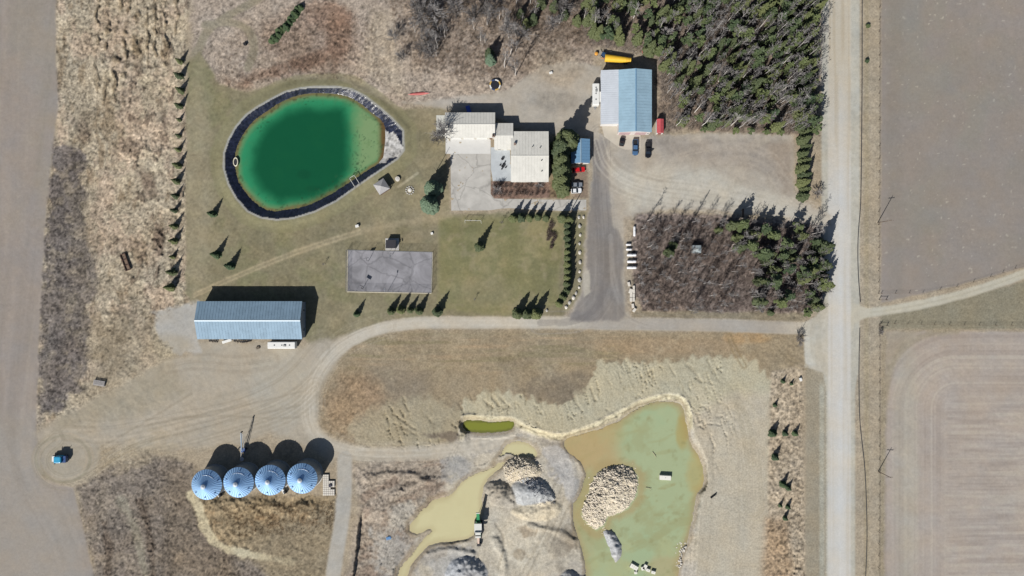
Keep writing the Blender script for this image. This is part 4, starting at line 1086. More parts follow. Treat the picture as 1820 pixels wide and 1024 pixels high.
# oval float on the pond bank
r = empty('pool_float', (*P(417.5, 287, 0), -.9), 0, 'white oval ring float lying on the black pond liner', 'float')
b = MB(); n = 24; R_ = []
for i in range(n):
    t = 2*pi*i/n; cx_, cy_ = .75*cos(t), 1.45*sin(t); R_.append([(cx_*(1+.22*cos(p)/.8), cy_*(1+.16*cos(p)/1.0), .22*sin(p)+.2) for p in [2*pi*k/8 for k in range(8)]])
vs = [p for q in R_ for p in q]; fs = []
for i in range(n):
    for k in range(8):
        fs.append((i*8+k, ((i+1) % n)*8+k, ((i+1) % n)*8+(k+1) % 8, i*8+(k+1) % 8))
b.add(vs, fs); b.build('ring', mat('float_vinyl', (226,220,196), .4), r, smooth=True)
b = MB(); b.rings([[(x, y, .08) for x, y in rr(.62, 1.25, .5)], [(x, y, .12) for x, y in rr(.62, 1.25, .5)]]); b.build('floor', mat('float_floor', (54,54,60), .5), r)
# dock frame
r = empty('dock_frame', (*P(629, 325), .4), radians(32), 'white rectangular dock frame set across the pond liner', 'dock frame')
b = MB()
for y in (-1.0, 1.0): b.box(-2.0, y-.06, 0, 2.0, y+.06, .12)
b.build('side_rail', WHITE, r)
b = MB()
for x in (-2.0, 1.95): b.box(x, -.94, 0.01, x+.1, .94, .11)
b.build('end_rail', WHITE, r)
r.rotation_euler[2] = radians(122); r.location = (*P(631, 323), .3)
for sx in (-1.9, 1.9):
    for sy in (-1, 1):
        b = MB(); b.tube((sx, sy, -1.6), (sx, sy, 1.0), .05); b.build('post', STEEL, r)

# hose along the road ditch
def tube_line(name, pts, rad, label, cat, m, h=.12):
    b = MB(); q = smooth_poly(pts, 2, False); b.path([(*P(*p), h) for p in q], rad, 6)
    return tag(b.build(name, m), label, cat)
tube_line('drain_pipe', [(1532,-10),(1532,140),(1531,256),(1530,340),(1529,372),(1526,400),(1524,440),(1525,490),(1529,537)], .14, 'long black pipe in the ditch beside the gravel road, north of the junction', 'pipe', ROPE)
tube_line('drain_pipe', [(1528,583),(1526,650),(1527,740),(1531,780),(1537,830),(1540,900),(1541,960),(1538,1032)], .14, 'long black pipe in the ditch beside the gravel road, south of the junction', 'pipe', ROPE)

# wooden wagon frame in the west grass
r = empty('wagon_frame', at(224.5, 466), radians(-70), 'rusty rectangular wagon frame abandoned in the dry western grass', 'wagon frame')
b = MB(); b.box(-3.1, -.95, .3, 3.1, -.72, .75); b.box(-3.1, .72, .3, 3.1, .95, .75); b.build('side_beam', RUST, r)
b = MB()
for x in (-3.1, -1.0, 1.0, 2.9): b.box(x, -.71, .35, x+.2, .71, .7)
b.build('cross_beam', RUST, r)
b = MB(); b.box(-2.88, -.7, .3, 2.88, .7, .34); b.build('deck', WOOD, r)
for x in (-2.4, 2.4):
    for y in (-1.05, 1.05):
        b = MB(); b.tube((x, y-.08, .35), (x, y+.08, .35), .38, .38, 14); b.build('wheel', DARK, r)
# pallet stack
r = empty('pallet_stack', at(178, 680.5), radians(-9), 'grey slatted timber stack at the corner of the dark weed patch', 'pallet stack')
for k in range(3):
    b = MB()
    for i in range(6): b.box(-2.0, -.95+i*.33, .12+k*.3, 2.0, -.74+i*.33, .17+k*.3)
    for x in (-1.9, 0, 1.75): b.box(x, -.95, k*.3, x+.15, .9, .119+k*.3)
    b.build('pallet', mat('pale_grey_wood', (176,172,170), .9, var=.18, scale=3), r)

# ------------------------------------------------------------------ grain bins
BINR = mat('bin_roof_steel', (.27,.44,.66), .42, metal=.5, var=.05, scale=.4, spec=.6, raw=True)
BINW = mat('bin_wall_steel', (176,184,192), .4, metal=.4, var=.05)
def make_bin():
    r = empty('grain_bin', (0,0,0), 0, '', 'grain bin', 'grain bins in a row')
    R_, he = 5.05, 7.0; prof = []
    for i in range(36):
        prof.append((R_+(.035 if i % 2 else 0), -.2+i*(he+.2)/35))
    b = MB(); b.lathe(prof, 48); b.build('wall', BINW, r, smooth=True)
    n = 36; b = MB(); vs = []; fs = []
    hc = 3.0
    for i in range(n*4):
        t = 2*pi*i/(n*4); up = .13 if i % 4 == 0 else 0
        vs.append(((R_+.2)*cos(t), (R_+.2)*sin(t), he-.06+up)); vs.append((.75*cos(t), .75*sin(t), he+hc*.86+up*.6)); vs.append(((R_+.2)*cos(t), (R_+.2)*sin(t), he-.2))
    m_ = n*4
    for i in range(m_):
        j = (i+1) % m_; fs += [(i*3, j*3, j*3+1, i*3+1), (i*3+2, j*3+2, j*3, i*3)]
    b.add(vs, fs); rf = b.build('roof', BINR, r)
    b = MB(); b.lathe([(.8, he+hc*.84), (.8, he+hc*.98), (.15, he+hc*1.12)], 20); b.build('cap', mat('cap_steel', (225,232,240), .35, metal=.2), rf, smooth=False)
    for k, a_ in enumerate((70, 20, 150, 215, 268, 320)):
        a_ = radians(a_); q = 4.1; z = he+hc*(1-q/(R_+.2))*.9
        b = MB(); b.tube((q*cos(a_), q*sin(a_), z-.1), (q*cos(a_), q*sin(a_), z+.35), .2, .24, 8); b.build('vent', mat('vent_steel', (70,110,160), .5), rf)
    b = MB()      # ring walkway rail round the north side
    pts = [(3.5*cos(radians(a_)), 3.5*sin(radians(a_)), he+hc*(1-3.5/5.25)*.95+.08) for a_ in range(35, 110, 6)]
    b.path(pts, .05, 5); b.build('roof_rail', mat('cap_steel', (225,232,240)), rf)
    b = MB()
    for s_ in (-.2, .2): b.tube((s_+1, -R_-.15, 0), (s_+1, -R_-.15, he), .03, n=5)
    for k in range(22): b.tube((.8, -R_-.15, .3*k+.3), (1.2, -R_-.15, .3*k+.3), .02, n=4)
    b.build('ladder', STEEL, r)
    b = MB(); b.box(-.9, -R_-.1, .5, -.1, -R_+.2, 2.1); b.build('door', MATS['blue_steel_roof'], r)
    b = MB(); b.lathe([(R_+.35, -.2), (R_+.35, .12), (R_+.1, .14)], 40, cap=True); b.build('base', CONC2, r)
    return r
B0 = make_bin()
BL = ['westernmost grain bin, at the left end of the row of four blue steel bins', 'second grain bin from the left in the row of four blue steel bins', 'third grain bin from the left in the row of four blue steel bins', 'easternmost grain bin, next to the stacked concrete blocks']
for i, (px, py) in enumerate(((367.3,861.5),(424,857.5),(480.3,853.5),(537,850.5))):
    o = B0 if i == 0 else copy_tree(B0)
    o.location = (*P(px, py, 7.0), 0); o['label'] = BL[i]; o.rotation_euler[2] = radians((0, 12, -8, 5)[i])
# fans between the bins
for (px, py, l) in ((393.5,879,'small dark aeration fan between the first and second bins'), (508,873.5,'small dark aeration fan between the third and fourth bins')):
    r = empty('aeration_fan', at(px, py), .5, l, 'fan', 'bin aeration fans')
    b = MB(); b.tube((0,-.5,.7), (0,.5,.7), .6, .6, 14); b.build('housing', DARK, r)
    b = MB(); b.box(-.8,-.3,.1,-.1,1.3,.9); b.build('duct', WHITE, r)
    b = MB(); b.box(-.6,-.5,-.05,.6,.5,.1); b.build('base', STEEL, r)
# grain auger
r = empty('grain_auger', (0,0,0), 0, 'tall inclined steel grain auger rising behind the first two bins', 'auger')
xa, ya = P(431.5, 812); xb, yb = P(438, 764)
b = MB(); b.tube((xa, ya, .4), (xb, yb, 4.9), .17, .17, 10); b.build('tube', mat('auger_steel', (150,168,186), .4, metal=.3), r)
b = MB(); b.tube((xa+.9, ya, .3), (xb+.25, yb-.5, 4.3), .07, .07, 6); b.tube((xa-.6, ya, .3), (xb-.35, yb-.5, 4.3), .07, .07, 6); b.build('truss', BINW, r)
b = MB(); b.tube((xb, yb, 4.9), (xb+.1, yb+.25, 4.0), .22, .26, 8); b.build('spout', DARK, r)
b = MB(); b.box(xa+.0, ya+2.0, .8, xa+1.3, ya+3.4, 1.7); b.build('motor', mat('blue_motor', (60,92,150), .5), r)
b = MB(); b.lathe([(.25, 0), (.75, .7)], 12, (xa, ya-.6, .1)); b.build('hopper', STEEL, r)
for s_ in (-1.2, 1.5):
    b = MB(); b.tube((xa+s_-.1, ya+3.0, .4), (xa+s_+.1, ya+3.0, .4), .42, .42, 14); b.build('wheel', DARK, r)
b = MB(); b.tube((xa-1.1, ya+3.0, .4), (xa+1.4, ya+3.0, .4), .06); b.tube((xa-.9, ya+3, .4), (xb-.2, yb-2.6, 3.7), .05); b.tube((xa+1.2, ya+3, .4), (xb+.2, yb-2.6, 3.7), .05); b.build('undercarriage', STEEL, r)

# concrete blocks by the bins
blkm = BLOCK
def block_obj(name, px, py, sx, sy, sz, rz, label, group, m=None, z=0, cat='concrete block'):
    x, y, z0 = at(px, py)
    b = MB(); e = .05
    b.rings([[(x_, y_, 0) for x_, y_ in ((-sx/2,-sy/2),(sx/2,-sy/2),(sx/2,sy/2),(-sx/2,sy/2))], [(x_, y_, sz-e) for x_, y_ in ((-sx/2,-sy/2),(sx/2,-sy/2),(sx/2,sy/2),(-sx/2,sy/2))], [(x_, y_, sz) for x_, y_ in ((-sx/2+e,-sy/2+e),(sx/2-e,-sy/2+e),(sx/2-e,sy/2-e),(-sx/2+e,sy/2-e))]])
    o = b.build(name, m or BLOCK); o.location = (x, y, z0+z); o.rotation_euler = (0, 0, radians(rz))
    return tag(o, label, cat, group)
protob = None
for j in range(10):
    for i in range(6):
        if i >= 3 and j < 3: continue
        if i >= 4 and j in (6,): continue
        px = 576.3+i*3.45; py = 844.5+j*3.75
        if protob is None:
            protob = block_obj('concrete_block', px, py, .64, .70, .62, 0, 'pale concrete block in the stacked grid beside the easternmost grain bin', 'blocks in the grid by the grain bins')
        else:
            o = protob.copy(); COL.objects.link(o); x, y, z0 = at(px, py); o.location = (x, y, z0)
binbox('block_yard_box', 588, 862, 'dark square box sitting among the pale blocks by the grain bins', 'box', mat('dark_blue_box', (44,44,66), .6), (.5, .45, 1.0))
# concrete blocks along the driveway, tanks
k = 0
for (px, py, rz, sx, sy) in ((1117.5,505,15,.8,1.5),(1121,517.5,-20,1.4,1.6),(1126,511,0,.7,1.3),(1126.2,518,0,.7,1.4),(1126,525.5,0,.7,1.4),(1126,532.5,0,.7,1.4),(1121.5,525,0,.9,1.4),(1121.3,532.5,0,.9,1.4),(1124.5,543.5,8,.8,1.5),(1127,551,-35,.9,1.4)):
    lab = ['lone tilted block, northernmost of the pale blocks along the driveway','wide skewed block beside the paired driveway blocks','topmost block in the right-hand column along the driveway','second block down the right-hand column along the driveway','third block down the right-hand column along the driveway','lowest block in the right-hand column along the driveway','upper block of the left-hand column along the driveway','lower block of the left-hand column along the driveway','single block below the paired driveway columns','tilted southernmost pale block near the loop road'][k]
    block_obj('concrete_block', px, py, sx, sy, .75, rz, lab, 'blocks along the driveway'); k += 1
TANK = mat('white_tank_paint', (240,240,242), .35, var=.03, spec=.5)
def tank(px, py, ln, rad, rz, label):
    r = empty('propane_tank', at(px, py), radians(rz), label, 'tank', 'white tanks beside the driveway')
    b = MB(); rg = []
    for q, x in ((.25, -ln/2), (.7, -ln/2+.08), (.93, -ln/2+.2), (1, -ln/2+.38), (1, 0), (1, ln/2-.38), (.93, ln/2-.2), (.7, ln/2-.08), (.25, ln/2)):
        rg.append([(x, rad*q*cos(2*pi*i/20), rad*q*sin(2*pi*i/20)+rad+.25) for i in range(20)])
    b.rings(rg); b.build('shell', TANK, r, smooth=True)
    for s_ in (-1, 1):
        b = MB(); b.box(s_*ln*.28-.1, -rad*.7, -.2, s_*ln*.28+.1, rad*.7, .42); b.build('leg', CONC2, r)
    b = MB(); b.lathe([(.16, 0), (.18, .15), (.1, .22)], 10, (0, 0, 2*rad+.22)); b.build('valve_dome', WHITE, r)
tank(1127, 411.5, 3.6, .44, 90, 'white tank lying north-south, alone above the others')
tank(1116.5, 435, 1.9, .38, 0, 'short white tank, topmost of the east-west row by the driveway')
tank(1117.2, 443.5, 2.1, .42, 0, 'short white tank, second down the row by the driveway')
tank(1122, 453.5, 3.4, .5, 0, 'long white tank, third down the row by the driveway')
tank(1122, 465, 3.3, .5, 1, 'long white tank, fourth down the row, with marks on its flank')
tank(1122, 475.8, 3.5, .52, 0, 'long white tank, lowest of the row by the driveway')
# boulders beside the hedge
rnd = random.Random(11)
rocksp = [(1029,386),(1037,386),(1030,402),(1031,418),(1030,433),(1030,449),(1031,466),(1030,483),(1030,498),(1029,511),(1024,521),(1019,529),(1012,538),(1006,546),(972,552)]
for i, (px, py) in enumerate(rocksp):
    b = MB(); b.rock((0, 0, .2), rnd.uniform(.4, .75), rnd, (1, 1.3, .8)); o = b.build('boulder', BLOCK if i % 2 else CONC2)
    o.location = at(px, py); tag(o, f'pale boulder, {ORD[i]} from the top of the line between spruce hedge and driveway', 'boulder', 'boulders beside the driveway hedge')

# stone pile and pit rocks
def stones(name, poly, n, r0, r1, m, label, cat, seed, spill=0):
    rnd = random.Random(seed); b = MB()
    xs = [p[0] for p in poly]; ys = [p[1] for p in poly]; cx_ = sum(xs)/len(xs); cy_ = sum(ys)/len(ys); k = 0
    def ins(x, y):
        r_ = False
        for i in range(len(poly)):
            ax, ay = poly[i]; bx, by = poly[(i+1) % len(poly)]
            if (ay > y) != (by > y) and x < (bx-ax)*(y-ay)/(by-ay)+ax: r_ = not r_
        return r_
    while k < n:
        px, py = rnd.uniform(min(xs)-spill, max(xs)+spill), rnd.uniform(min(ys)-spill, max(ys)+spill)
        f = 1 if rnd.random() > .12 else 1/(1+spill/25)
        if not ins(cx_+(px-cx_)*f, cy_+(py-cy_)*f): continue
        k += 1
        z = sample_z(px, py); rr_ = r0+(r1-r0)*rnd.random()**2.2
        x, y = P(px, py, z)
        b.rock((x, y, z+rr_*.1), rr_, rnd, (rnd.uniform(.7, 1.3), rnd.uniform(.7, 1.2), .8), n=5)
    o = b.build(name, m)
    tag(o, label, cat, kind='stuff'); return o
FST = mat('field_stone', (232,220,200), .9, var=.3, scale=.9)
stones('stone_pile', STONEP, 3600, .11, .46, FST, 'big heap of pale field stones in the green pit pond', 'stone pile', 1, 5)
stones('stone_pile', STONE2, 950, .1, .38, FST, 'smaller heap of pale stones beside the silty pool', 'stone pile', 2, 4)
stones('rubble', [(1200,1005),(1196,985),(1204,965),(1216,958),(1220,970),(1212,990),(1210,1010)], 160, .15, .55, BLOCK, 'loose pale rubble on the east bank of the green pit pond', 'rubble', 4)
stones('gravel', [(930,850),(958,848),(986,872),(986,894),(955,900),(945,880)], 420, .08, .3, mat('grey_gravel', (150,150,154), .9, var=.25), 'coarse grey gravel scattered on the dark gravel heap', 'gravel', 6)
# pit blocks
WB = mat('white_concrete_block', (238,236,226), .8, var=.05)
def wblock(px, py, rz, sx, sy, label, sz=1.1):
    r = empty('concrete_block', at(px, py), radians(rz), label, 'concrete block', 'white blocks in the green pond')
    x, y, z = r.location; r.location.z = -2.6
    b = MB(); e = .06
    b.rings([[(x_*sx/2, y_*sy/2, 0) for x_, y_ in ((-1,-1),(1,-1),(1,1),(-1,1))], [(x_*sx/2, y_*sy/2, sz-e) for x_, y_ in ((-1,-1),(1,-1),(1,1),(-1,1))], [(x_*(sx/2-e), y_*(sy/2-e), sz) for x_, y_ in ((-1,-1),(1,-1),(1,1),(-1,1))]]); b.build('block', WB, r)
    b = MB(); b.path([(-.15,0,sz-.02), (-.15,0,sz+.12), (.15,0,sz+.12), (.15,0,sz-.02)], .02, 4); b.build('lifting_loop', RUST, r)
wblock(1184, 851, -3, 4.0, 1.6, 'long white concrete block standing alone in the green pond', 1.5)
wblock(1125.5, 1009.5, -28, 1.5, 1.5, 'left end of the paired white blocks near the bottom edge of the pond')
wblock(1131.5, 1013, -28, 1.6, 1.5, 'right one of the paired white blocks near the bottom edge of the pond')
wblock(1148, 1011.5, 60, 1.9, 1.2, 'upright-turned white block right of the pair, bottom of the pond')
wblock(1144.5, 1014, 10, 1.2, 1.2, 'small white block touching the upright-turned one, bottom of the pond')
wblock(1153.5, 1017, -20, 1.5, 1.0, 'flat pale block second from the right, bottom of the pond')
wblock(1163, 1021, -15, 1.5, 1.0, 'rightmost pale block at the bottom edge of the pond')
wblock(1131.5, 1021.5, 10, 1.0, .9, 'small lone white block at the very bottom edge, below the pair')
for (p0, p1, l) in (((1263,885),(1273,877),'dark wet log lying on the east bank of the pit'),((1162,806),(1168,814),'thin pale branch floating in the upper green pond'),((1150,870),(1160,872),'thin pale branch floating right of the stone heap')):
    b = MB(); a0 = at(*p0); a1 = at(*p1); z = max(a0[2], a1[2], -2.35)+.2
    dk_ = 'dark' in l
    b.tube((a0[0], a0[1], z), (a1[0], a1[1], z+.1), .3 if dk_ else .1, .2 if dk_ else .05, 7)
    b.tube((a0[0]*.5+a1[0]*.5, a0[1]*.5+a1[1]*.5, z), (a1[0], a1[1]-.8, z+.3), .1 if dk_ else .04, .04, 5)
    tag(b.build('log' if dk_ else 'branch', DARK if dk_ else mat('driftwood', (190,180,150), .9)), l, 'log' if dk_ else 'branch')

# screening machine in the pit
gz = -2.2
r = empty('screening_machine', (*P(850, 938), gz), radians(0), 'green and white gravel screening machine standing between silty pool and tracks', 'screening machine')
r.scale = (1.0, 1.0, 1.4)
GRN = mat('machine_green', (40,130,84), .45, var=.1); WM = mat('machine_white', (222,222,216), .45, var=.05)
b = MB()
for s_ in (-1, 1): b.rings([[(s_*1.15+x*.28, y-.5, z_) for x, y in rr(1, 2.6, .3)] for z_ in (.0, .8)])
b.build('track', DARK, r)
b = MB(); b.box(-.9, -3.2, .85, .9, 2.0, 1.3); b.build('chassis', GRN, r)
b = MB(); b.rings([[(-1.0,-.6,1.9),(1.0,-.6,1.9),(1.0,1.9,1.9),(-1.0,1.9,1.9)], [(-1.3,-.9,3.1),(1.3,-.9,3.1),(1.3,2.1,3.1),(-1.3,2.1,3.1)]]); b.build('hopper', WM, r)
b = MB(); b.box(-1.15, -.95, 3.1, 1.15, -.75, 3.5); b.box(-.95, -1.9, 2.9, .95, -1.2, 3.1); b.box(-.95, -3.0, 2.6, .95, -2.4, 2.9); b.build('screen_deck', WM, r)
b = MB(); b.box(-.85, -2.4, 2.3, .85, -1.9, 2.6); b.box(-.8,-1.2,2.7,.8,-.95,2.9); b.build('screen_box', DARK, r)
b = MB(); b.rings([[(-.55, 2.0, 1.6), (.55, 2.0, 1.6), (.55, 2.0, 1.85), (-.55, 2.0, 1.85)], [(-.5, 6.2, 3.6), (.5, 6.2, 3.6), (.5, 6.2, 3.85), (-.5, 6.2, 3.85)]]); b.build('conveyor', GRN, r)
b = MB(); b.tube((-.62, 6.2, 3.75), (.62, 6.2, 3.75), .22, .22, 10); b.build('head_drum', WM, r)
b = MB(); b.rings([[(-.45, -3.0, 1.6), (.45, -3.0, 1.6), (.45, -3.0, 1.8), (-.45, -3.0, 1.8)], [(-.3, -6.4, .6), (.3, -6.4, .6), (.3, -6.4, .8), (-.3, -6.4, .8)]]); b.build('tail_conveyor', mat('conveyor_tan', (200,176,160), .6), r)
b = MB(); b.box(-.5, -7.0, .1, .9, -6.0, .9); b.build('feed_boot', DARK, r)
b = MB()
for x in (-.5, .5): b.tube((x, 3.2, 0), (x, 4.6, 2.9), .06)
b.build('conveyor_leg', STEEL, r)
# pit debris
binbox('blue_debris', 690, 958, 'small crumpled blue scrap on the west side of the pit', 'scrap', mat('blue_scrap', (90,140,190), .6), (.8, .5, .35))

# ------------------------------------------------------------------ vehicles
def wheels(r, xs, y, rad=.36, w_=.24):
    for x in xs:
        for s_ in (-1, 1):
            b = MB(); b.tube((x, s_*y-w_/2, rad), (x, s_*y+w_/2, rad), rad, rad, 16)
            o = b.build('wheel', DARK, r)
            b = MB(); yy = s_*(y+w_/2-.01); b.tube((x, yy, rad), (x, yy+s_*.03, rad), rad*.55, rad*.5, 12); b.build('rim', STEEL, o)
def car(px, py, rz, paint, label, cat='car', kind='suv', L_=4.7, Wd=1.85, name='parked_car', group='vehicles parked by the workshop'):
    r = empty(name, at(px, py), radians(rz), label, cat, group)
    hl, hw = L_/2, Wd/2; b = MB()
    hood = .95; belt = 1.0
    def ring(z, kl, kw, rad): return [(x*kl, y*kw, z) for x, y in rr(hl, hw, rad)]
    if kind == 'pickup':
        b.rings([ring(.35, .98, .96, .3), ring(.6, 1, 1, .35), ring(.95, .99, .97, .35), ring(1.0, .96, .9, .35)])
        body = b.build('body', paint, r, smooth=False)
        b = MB(); b.box(-hl+.12, -hw+.15, .995, -hl+1.75, hw-.15, 1.012); b.build('bed', DARK, r)
        b = MB()
        for s_ in (-1, 1): b.box(-hl+.08, s_*(hw-.09)-.06, .98, -hl+1.85, s_*(hw-.09)+.06, 1.25)
        b.box(-hl+.02, -hw+.1, .95, -hl+.1, hw-.1, 1.25)
        b.build('bed_side', paint, r)
        c0, c1, c2, c3 = -hl+1.9, -hl+2.1, hl-2.0, hl-1.35
    else:
        b.rings([ring(.32, .97, .95, .3), ring(.6, 1, 1, .4), ring(.92, .98, .97, .42), ring(1.0, .93, .88, .42)])
        body = b.build('body', paint, r)
        c0, c1, c2, c3 = -hl+.25, -hl+.7, hl-2.0, hl-1.25
    b = MB(); b.rings([[(c0,-hw+.1,.99),(c3,-hw+.1,.99),(c3,hw-.1,.99),(c0,hw-.1,.99)], [(c1,-hw+.26,1.52),(c2,-hw+.26,1.52),(c2,hw-.26,1.52),(c1,hw-.26,1.52)]]); cab = b.build('windows', GLASS, r)
    b = MB(); b.rings([[(c1-.02,-hw+.24,1.525),(c2+.02,-hw+.24,1.525),(c2+.02,hw-.24,1.525),(c1-.02,hw-.24,1.525)], [(c1+.08,-hw+.34,1.6),(c2-.1,-hw+.34,1.6),(c2-.1,hw-.34,1.6),(c1+.08,hw-.34,1.6)]]); b.build('roof', paint, r)
    wheels(r, (-hl+.95, hl-.95), hw-.12)
    for s_ in (-1, 1):
        b = MB(); b.box(hl-.12, s_*(hw-.35)-.18, .62, hl+.02, s_*(hw-.35)+.18, .8); b.build('headlight', LAMP, r)
        b = MB(); b.box(-hl-.02, s_*(hw-.25)-.12, .65, -hl+.08, s_*(hw-.25)+.12, .9); b.build('tail_light', REDL, r)
        b = MB(); b.box(c2+.35, s_*(hw+.02)-.1, 1.0, c2+.5, s_*(hw+.02)+.1, 1.15); b.build('mirror', paint, r)
    b = MB(); b.box(hl-.05, -hw+.25, .35, hl+.05, hw-.25, .55); b.build('bumper', DARK, r)
    return r
BLK = mat('black_paint', (30,31,36), .25, spec=.6, var=.05)
car(1105, 253, 82, BLK, 'small black car on the pale slab close to the workshop wall', kind='suv', L_=3.1, Wd=1.75)
car(1128.3, 263, -90, mat('blue_paint', (78,112,150), .25, spec=.6), 'blue pickup parked nose-out in front of the workshop', 'pickup', 'pickup', 5.5, 1.95, 'pickup_truck')
car(1151, 267.5, -90, BLK, 'black pickup with one door open, rightmost by the workshop', 'pickup', 'pickup', 5.5, 1.95, 'pickup_truck')
for o in COL.objects:
    if o.name.startswith('pickup_truck') and 'door open' in o.get('label', ''):
        b = MB(); b.box(.3, .95, .5, .38, 1.8, 1.1); b.build('open_door', BLK, o)
car(1028, 302.5, 6, mat('red_paint', (200,28,34), .3, spec=.5), 'red car half in shade just below the blue cabin', 'car', 'suv', 4.6, 1.8, group=None)
car(1024, 339.5, 3, mat('white_car_paint', (238,240,242), .3, spec=.5), 'white car by the spruces at the end of the paved driveway', 'car', 'suv', 3.8, 1.8, group=None)
car(1025, 329, 0, mat('silver_paint', (150,156,164), .3, spec=.5, metal=.3), 'silver car shaded by spruces directly above the white car', 'car', 'suv', 3.9, 1.8, group=None)

def camper(px, py, rz, L_, Wd, label, slide=None):
    r = empty('camper_trailer', at(px, py), radians(rz), label, 'camper')
    b = MB(); b.rings([[(x, y, z) for x, y in rr(L_/2-q, Wd/2-q, .25)] for z, q in ((.55, .03), (.7, 0), (2.9, 0), (3.05, .08), (3.1, .25))]); b.build('body', WHITE, r)
    for x in (-L_*.3, -.2, L_*.25):
        b = MB(); b.rings([[(x+a, q, 3.095) for a, q in rr(.22, .22, .05)], [(x+a, q, 3.2) for a, q in rr(.2, .2, .05)]]); b.build('roof_vent', mat('vent_plastic', (120,122,124), .6), r)
    b = MB(); b.rings([[(-1.2+a, q+.1, 3.095) for a, q in rr(.5, .35, .1)], [(-1.2+a, q+.1, 3.4) for a, q in rr(.42, .28, .1)]]); b.build('air_conditioner', mat('ac_grey', (150,152,150), .6), r)
    for s_ in (-1, 1):
        for x in (-L_*.28, L_*.12):
            b = MB(); b.box(x-.5, min(s_*Wd/2, s_*(Wd/2+.03)), 1.7, x+.5, max(s_*Wd/2, s_*(Wd/2+.03)), 2.3); b.build('window', GLASS, r)
    b = MB(); b.box(L_*.3-.35, -Wd/2-.03, .7, L_*.3+.35, -Wd/2, 2.6); o = b.build('door', mat('vent_plastic', (0,0,0)), r)
    b = MB(); b.tube((L_/2-.1, .6, .5), (L_/2+1.1, 0, .5), .06); b.tube((L_/2-.1, -.6, .5), (L_/2+1.1, 0, .5), .06); b.box(L_/2+.15, -.3, .5, L_/2+.6, .3, .95); b.build('hitch', STEEL, r)
    wheels(r, (-.9, .1), Wd/2-.15, .36)
    b = MB(); b.box(-L_/2+.3, -Wd/2+.3, .38, L_/2-.3, Wd/2-.3, .56); b.build('chassis', DARK, r)
    if slide:
        b = MB(); b.box(slide[0], Wd/2-.05, .9, slide[1], Wd/2+.85, 2.8); b.build('slide_out', WHITE, r)
    return r
camper(1057.5, 171.5, -90, 7.6, 2.4, 'white camper trailer with a slide-out parked along the west wall of the workshop', (-.9, 2.6))
camper(505, 612.5, 180, 9.7, 2.4, 'long white camper trailer parked on the south side of the long blue-roofed shed')

# blue truck on the turnaround
r = empty('blue_truck', at(110, 814), radians(180), 'bright blue and white truck standing in the middle of the gravel turning loop', 'truck')
BT = mat('bright_blue_paint', (40,160,205), .35, spec=.5); 
b = MB(); b.rings([[(x-.2, y, z) for x, y in rr(1.35-q, 1.25-q, .35)] for z, q in ((.9, 0), (2.3, 0), (2.9, .12), (3.0, .35))]); b.build('cab', BT, r)
b = MB(); b.rings([[(1.15,-1.05,2.0),(1.2,-1.05,2.0),(1.2,1.05,2.0),(1.15,1.05,2.0)], [(1.02,-.95,2.75),(1.12,-.95,2.72),(1.12,.95,2.72),(1.02,.95,2.75)]]); b.build('windscreen', GLASS, r)
b = MB(); b.rings([[(1.2,-1.05,.7),(2.6,-.95,.7),(2.6,.95,.7),(1.2,1.05,.7)], [(1.2,-1.05,1.75),(2.5,-.9,1.6),(2.5,.9,1.6),(1.2,1.05,1.75)]]); b.build('bonnet', WHITE, r)
b = MB(); b.box(-2.7, -1.15, .8, -1.6, 1.15, 2.2); b.build('box', mat('dark_blue_paint', (20,70,130), .4, spec=.5), r)
b = MB(); b.box(-2.6, -.5, .55, 2.4, .5, .82); b.box(2.62, -1.15, .5, 2.8, 1.15, .8); b.build('chassis', STEEL, r)
for s_ in (-1, 1):
    b = MB(); b.box(1.0, s_*1.5-.15, 1.9, 1.15, s_*1.5+.15, 2.5); b.box(1.03, min(s_*1.2, s_*1.4), 2.1, 1.1, max(s_*1.2, s_*1.4), 2.2); b.build('mirror', DARK, r)
    b = MB(); b.tube((-1.45, s_*1.0, .9), (-1.45, s_*1.0, 3.5), .08); b.build('exhaust', STEEL, r)
    b = MB(); b.box(2.45, s_*.7-.18, 1.0, 2.64, s_*.7+.18, 1.25); b.build('headlight', LAMP, r)
wheels(r, (-1.9, 1.8), 1.0, .52, .3)

# yellow covered grain trailer and implement behind the workshop
r = empty('yellow_trailer', at(1097, 107.5), radians(-5.5), 'long tapered yellow covered trailer behind the workshop, against the wood', 'trailer')
YEL = mat('yellow_tarp', (240,192,58), .5, var=.06)
rg = []
for i in range(14):
    t = i/13; x = -4.6+9.2*t; hw = 1.35-.42*t; top = 2.6-.3*t
    rg.append([(x, hw*cos(a_)*(1 if abs(cos(a_)) < .99 else 1), 1.2+(top-1.2)*sin(a_)**.8) for a_ in [pi*k/8 for k in range(9)]])
b = MB(); b.rings(rg); b.build('body', YEL, r, smooth=False)
b = MB()
for x in (3.0, 3.5, 4.0): b.path([(x, (.98-.04*(x-3))*cos(a_), 1.22+(1.18)*sin(a_)**.8) for a_ in [pi*k/8 for k in range(9)]], .04, 4)
b.build('strap', mat('strap_brown', (160,110,50), .7), r)
b = MB(); b.box(-4.3, -.7, .7, 4.4, .7, 1.2); b.tube((-4.4, 0, .7), (-6.0, 0, .7), .1); b.build('chassis', mat('orange_frame', (210,130,80), .6), r)
wheels(r, (-3.2, 3.0), 1.0, .5, .3)
r = empty('blue_implement', at(1070, 97), radians(-30), 'dark blue farm implement with steel arms left of the yellow trailer', 'implement')
b = MB(); b.box(-.2, -.6, .4, 1.6, .6, 1.3); b.box(.1, -.4, 1.3, .9, .4, 1.8); b.build('body', mat('navy_paint', (46,76,112), .4, spec=.5), r)
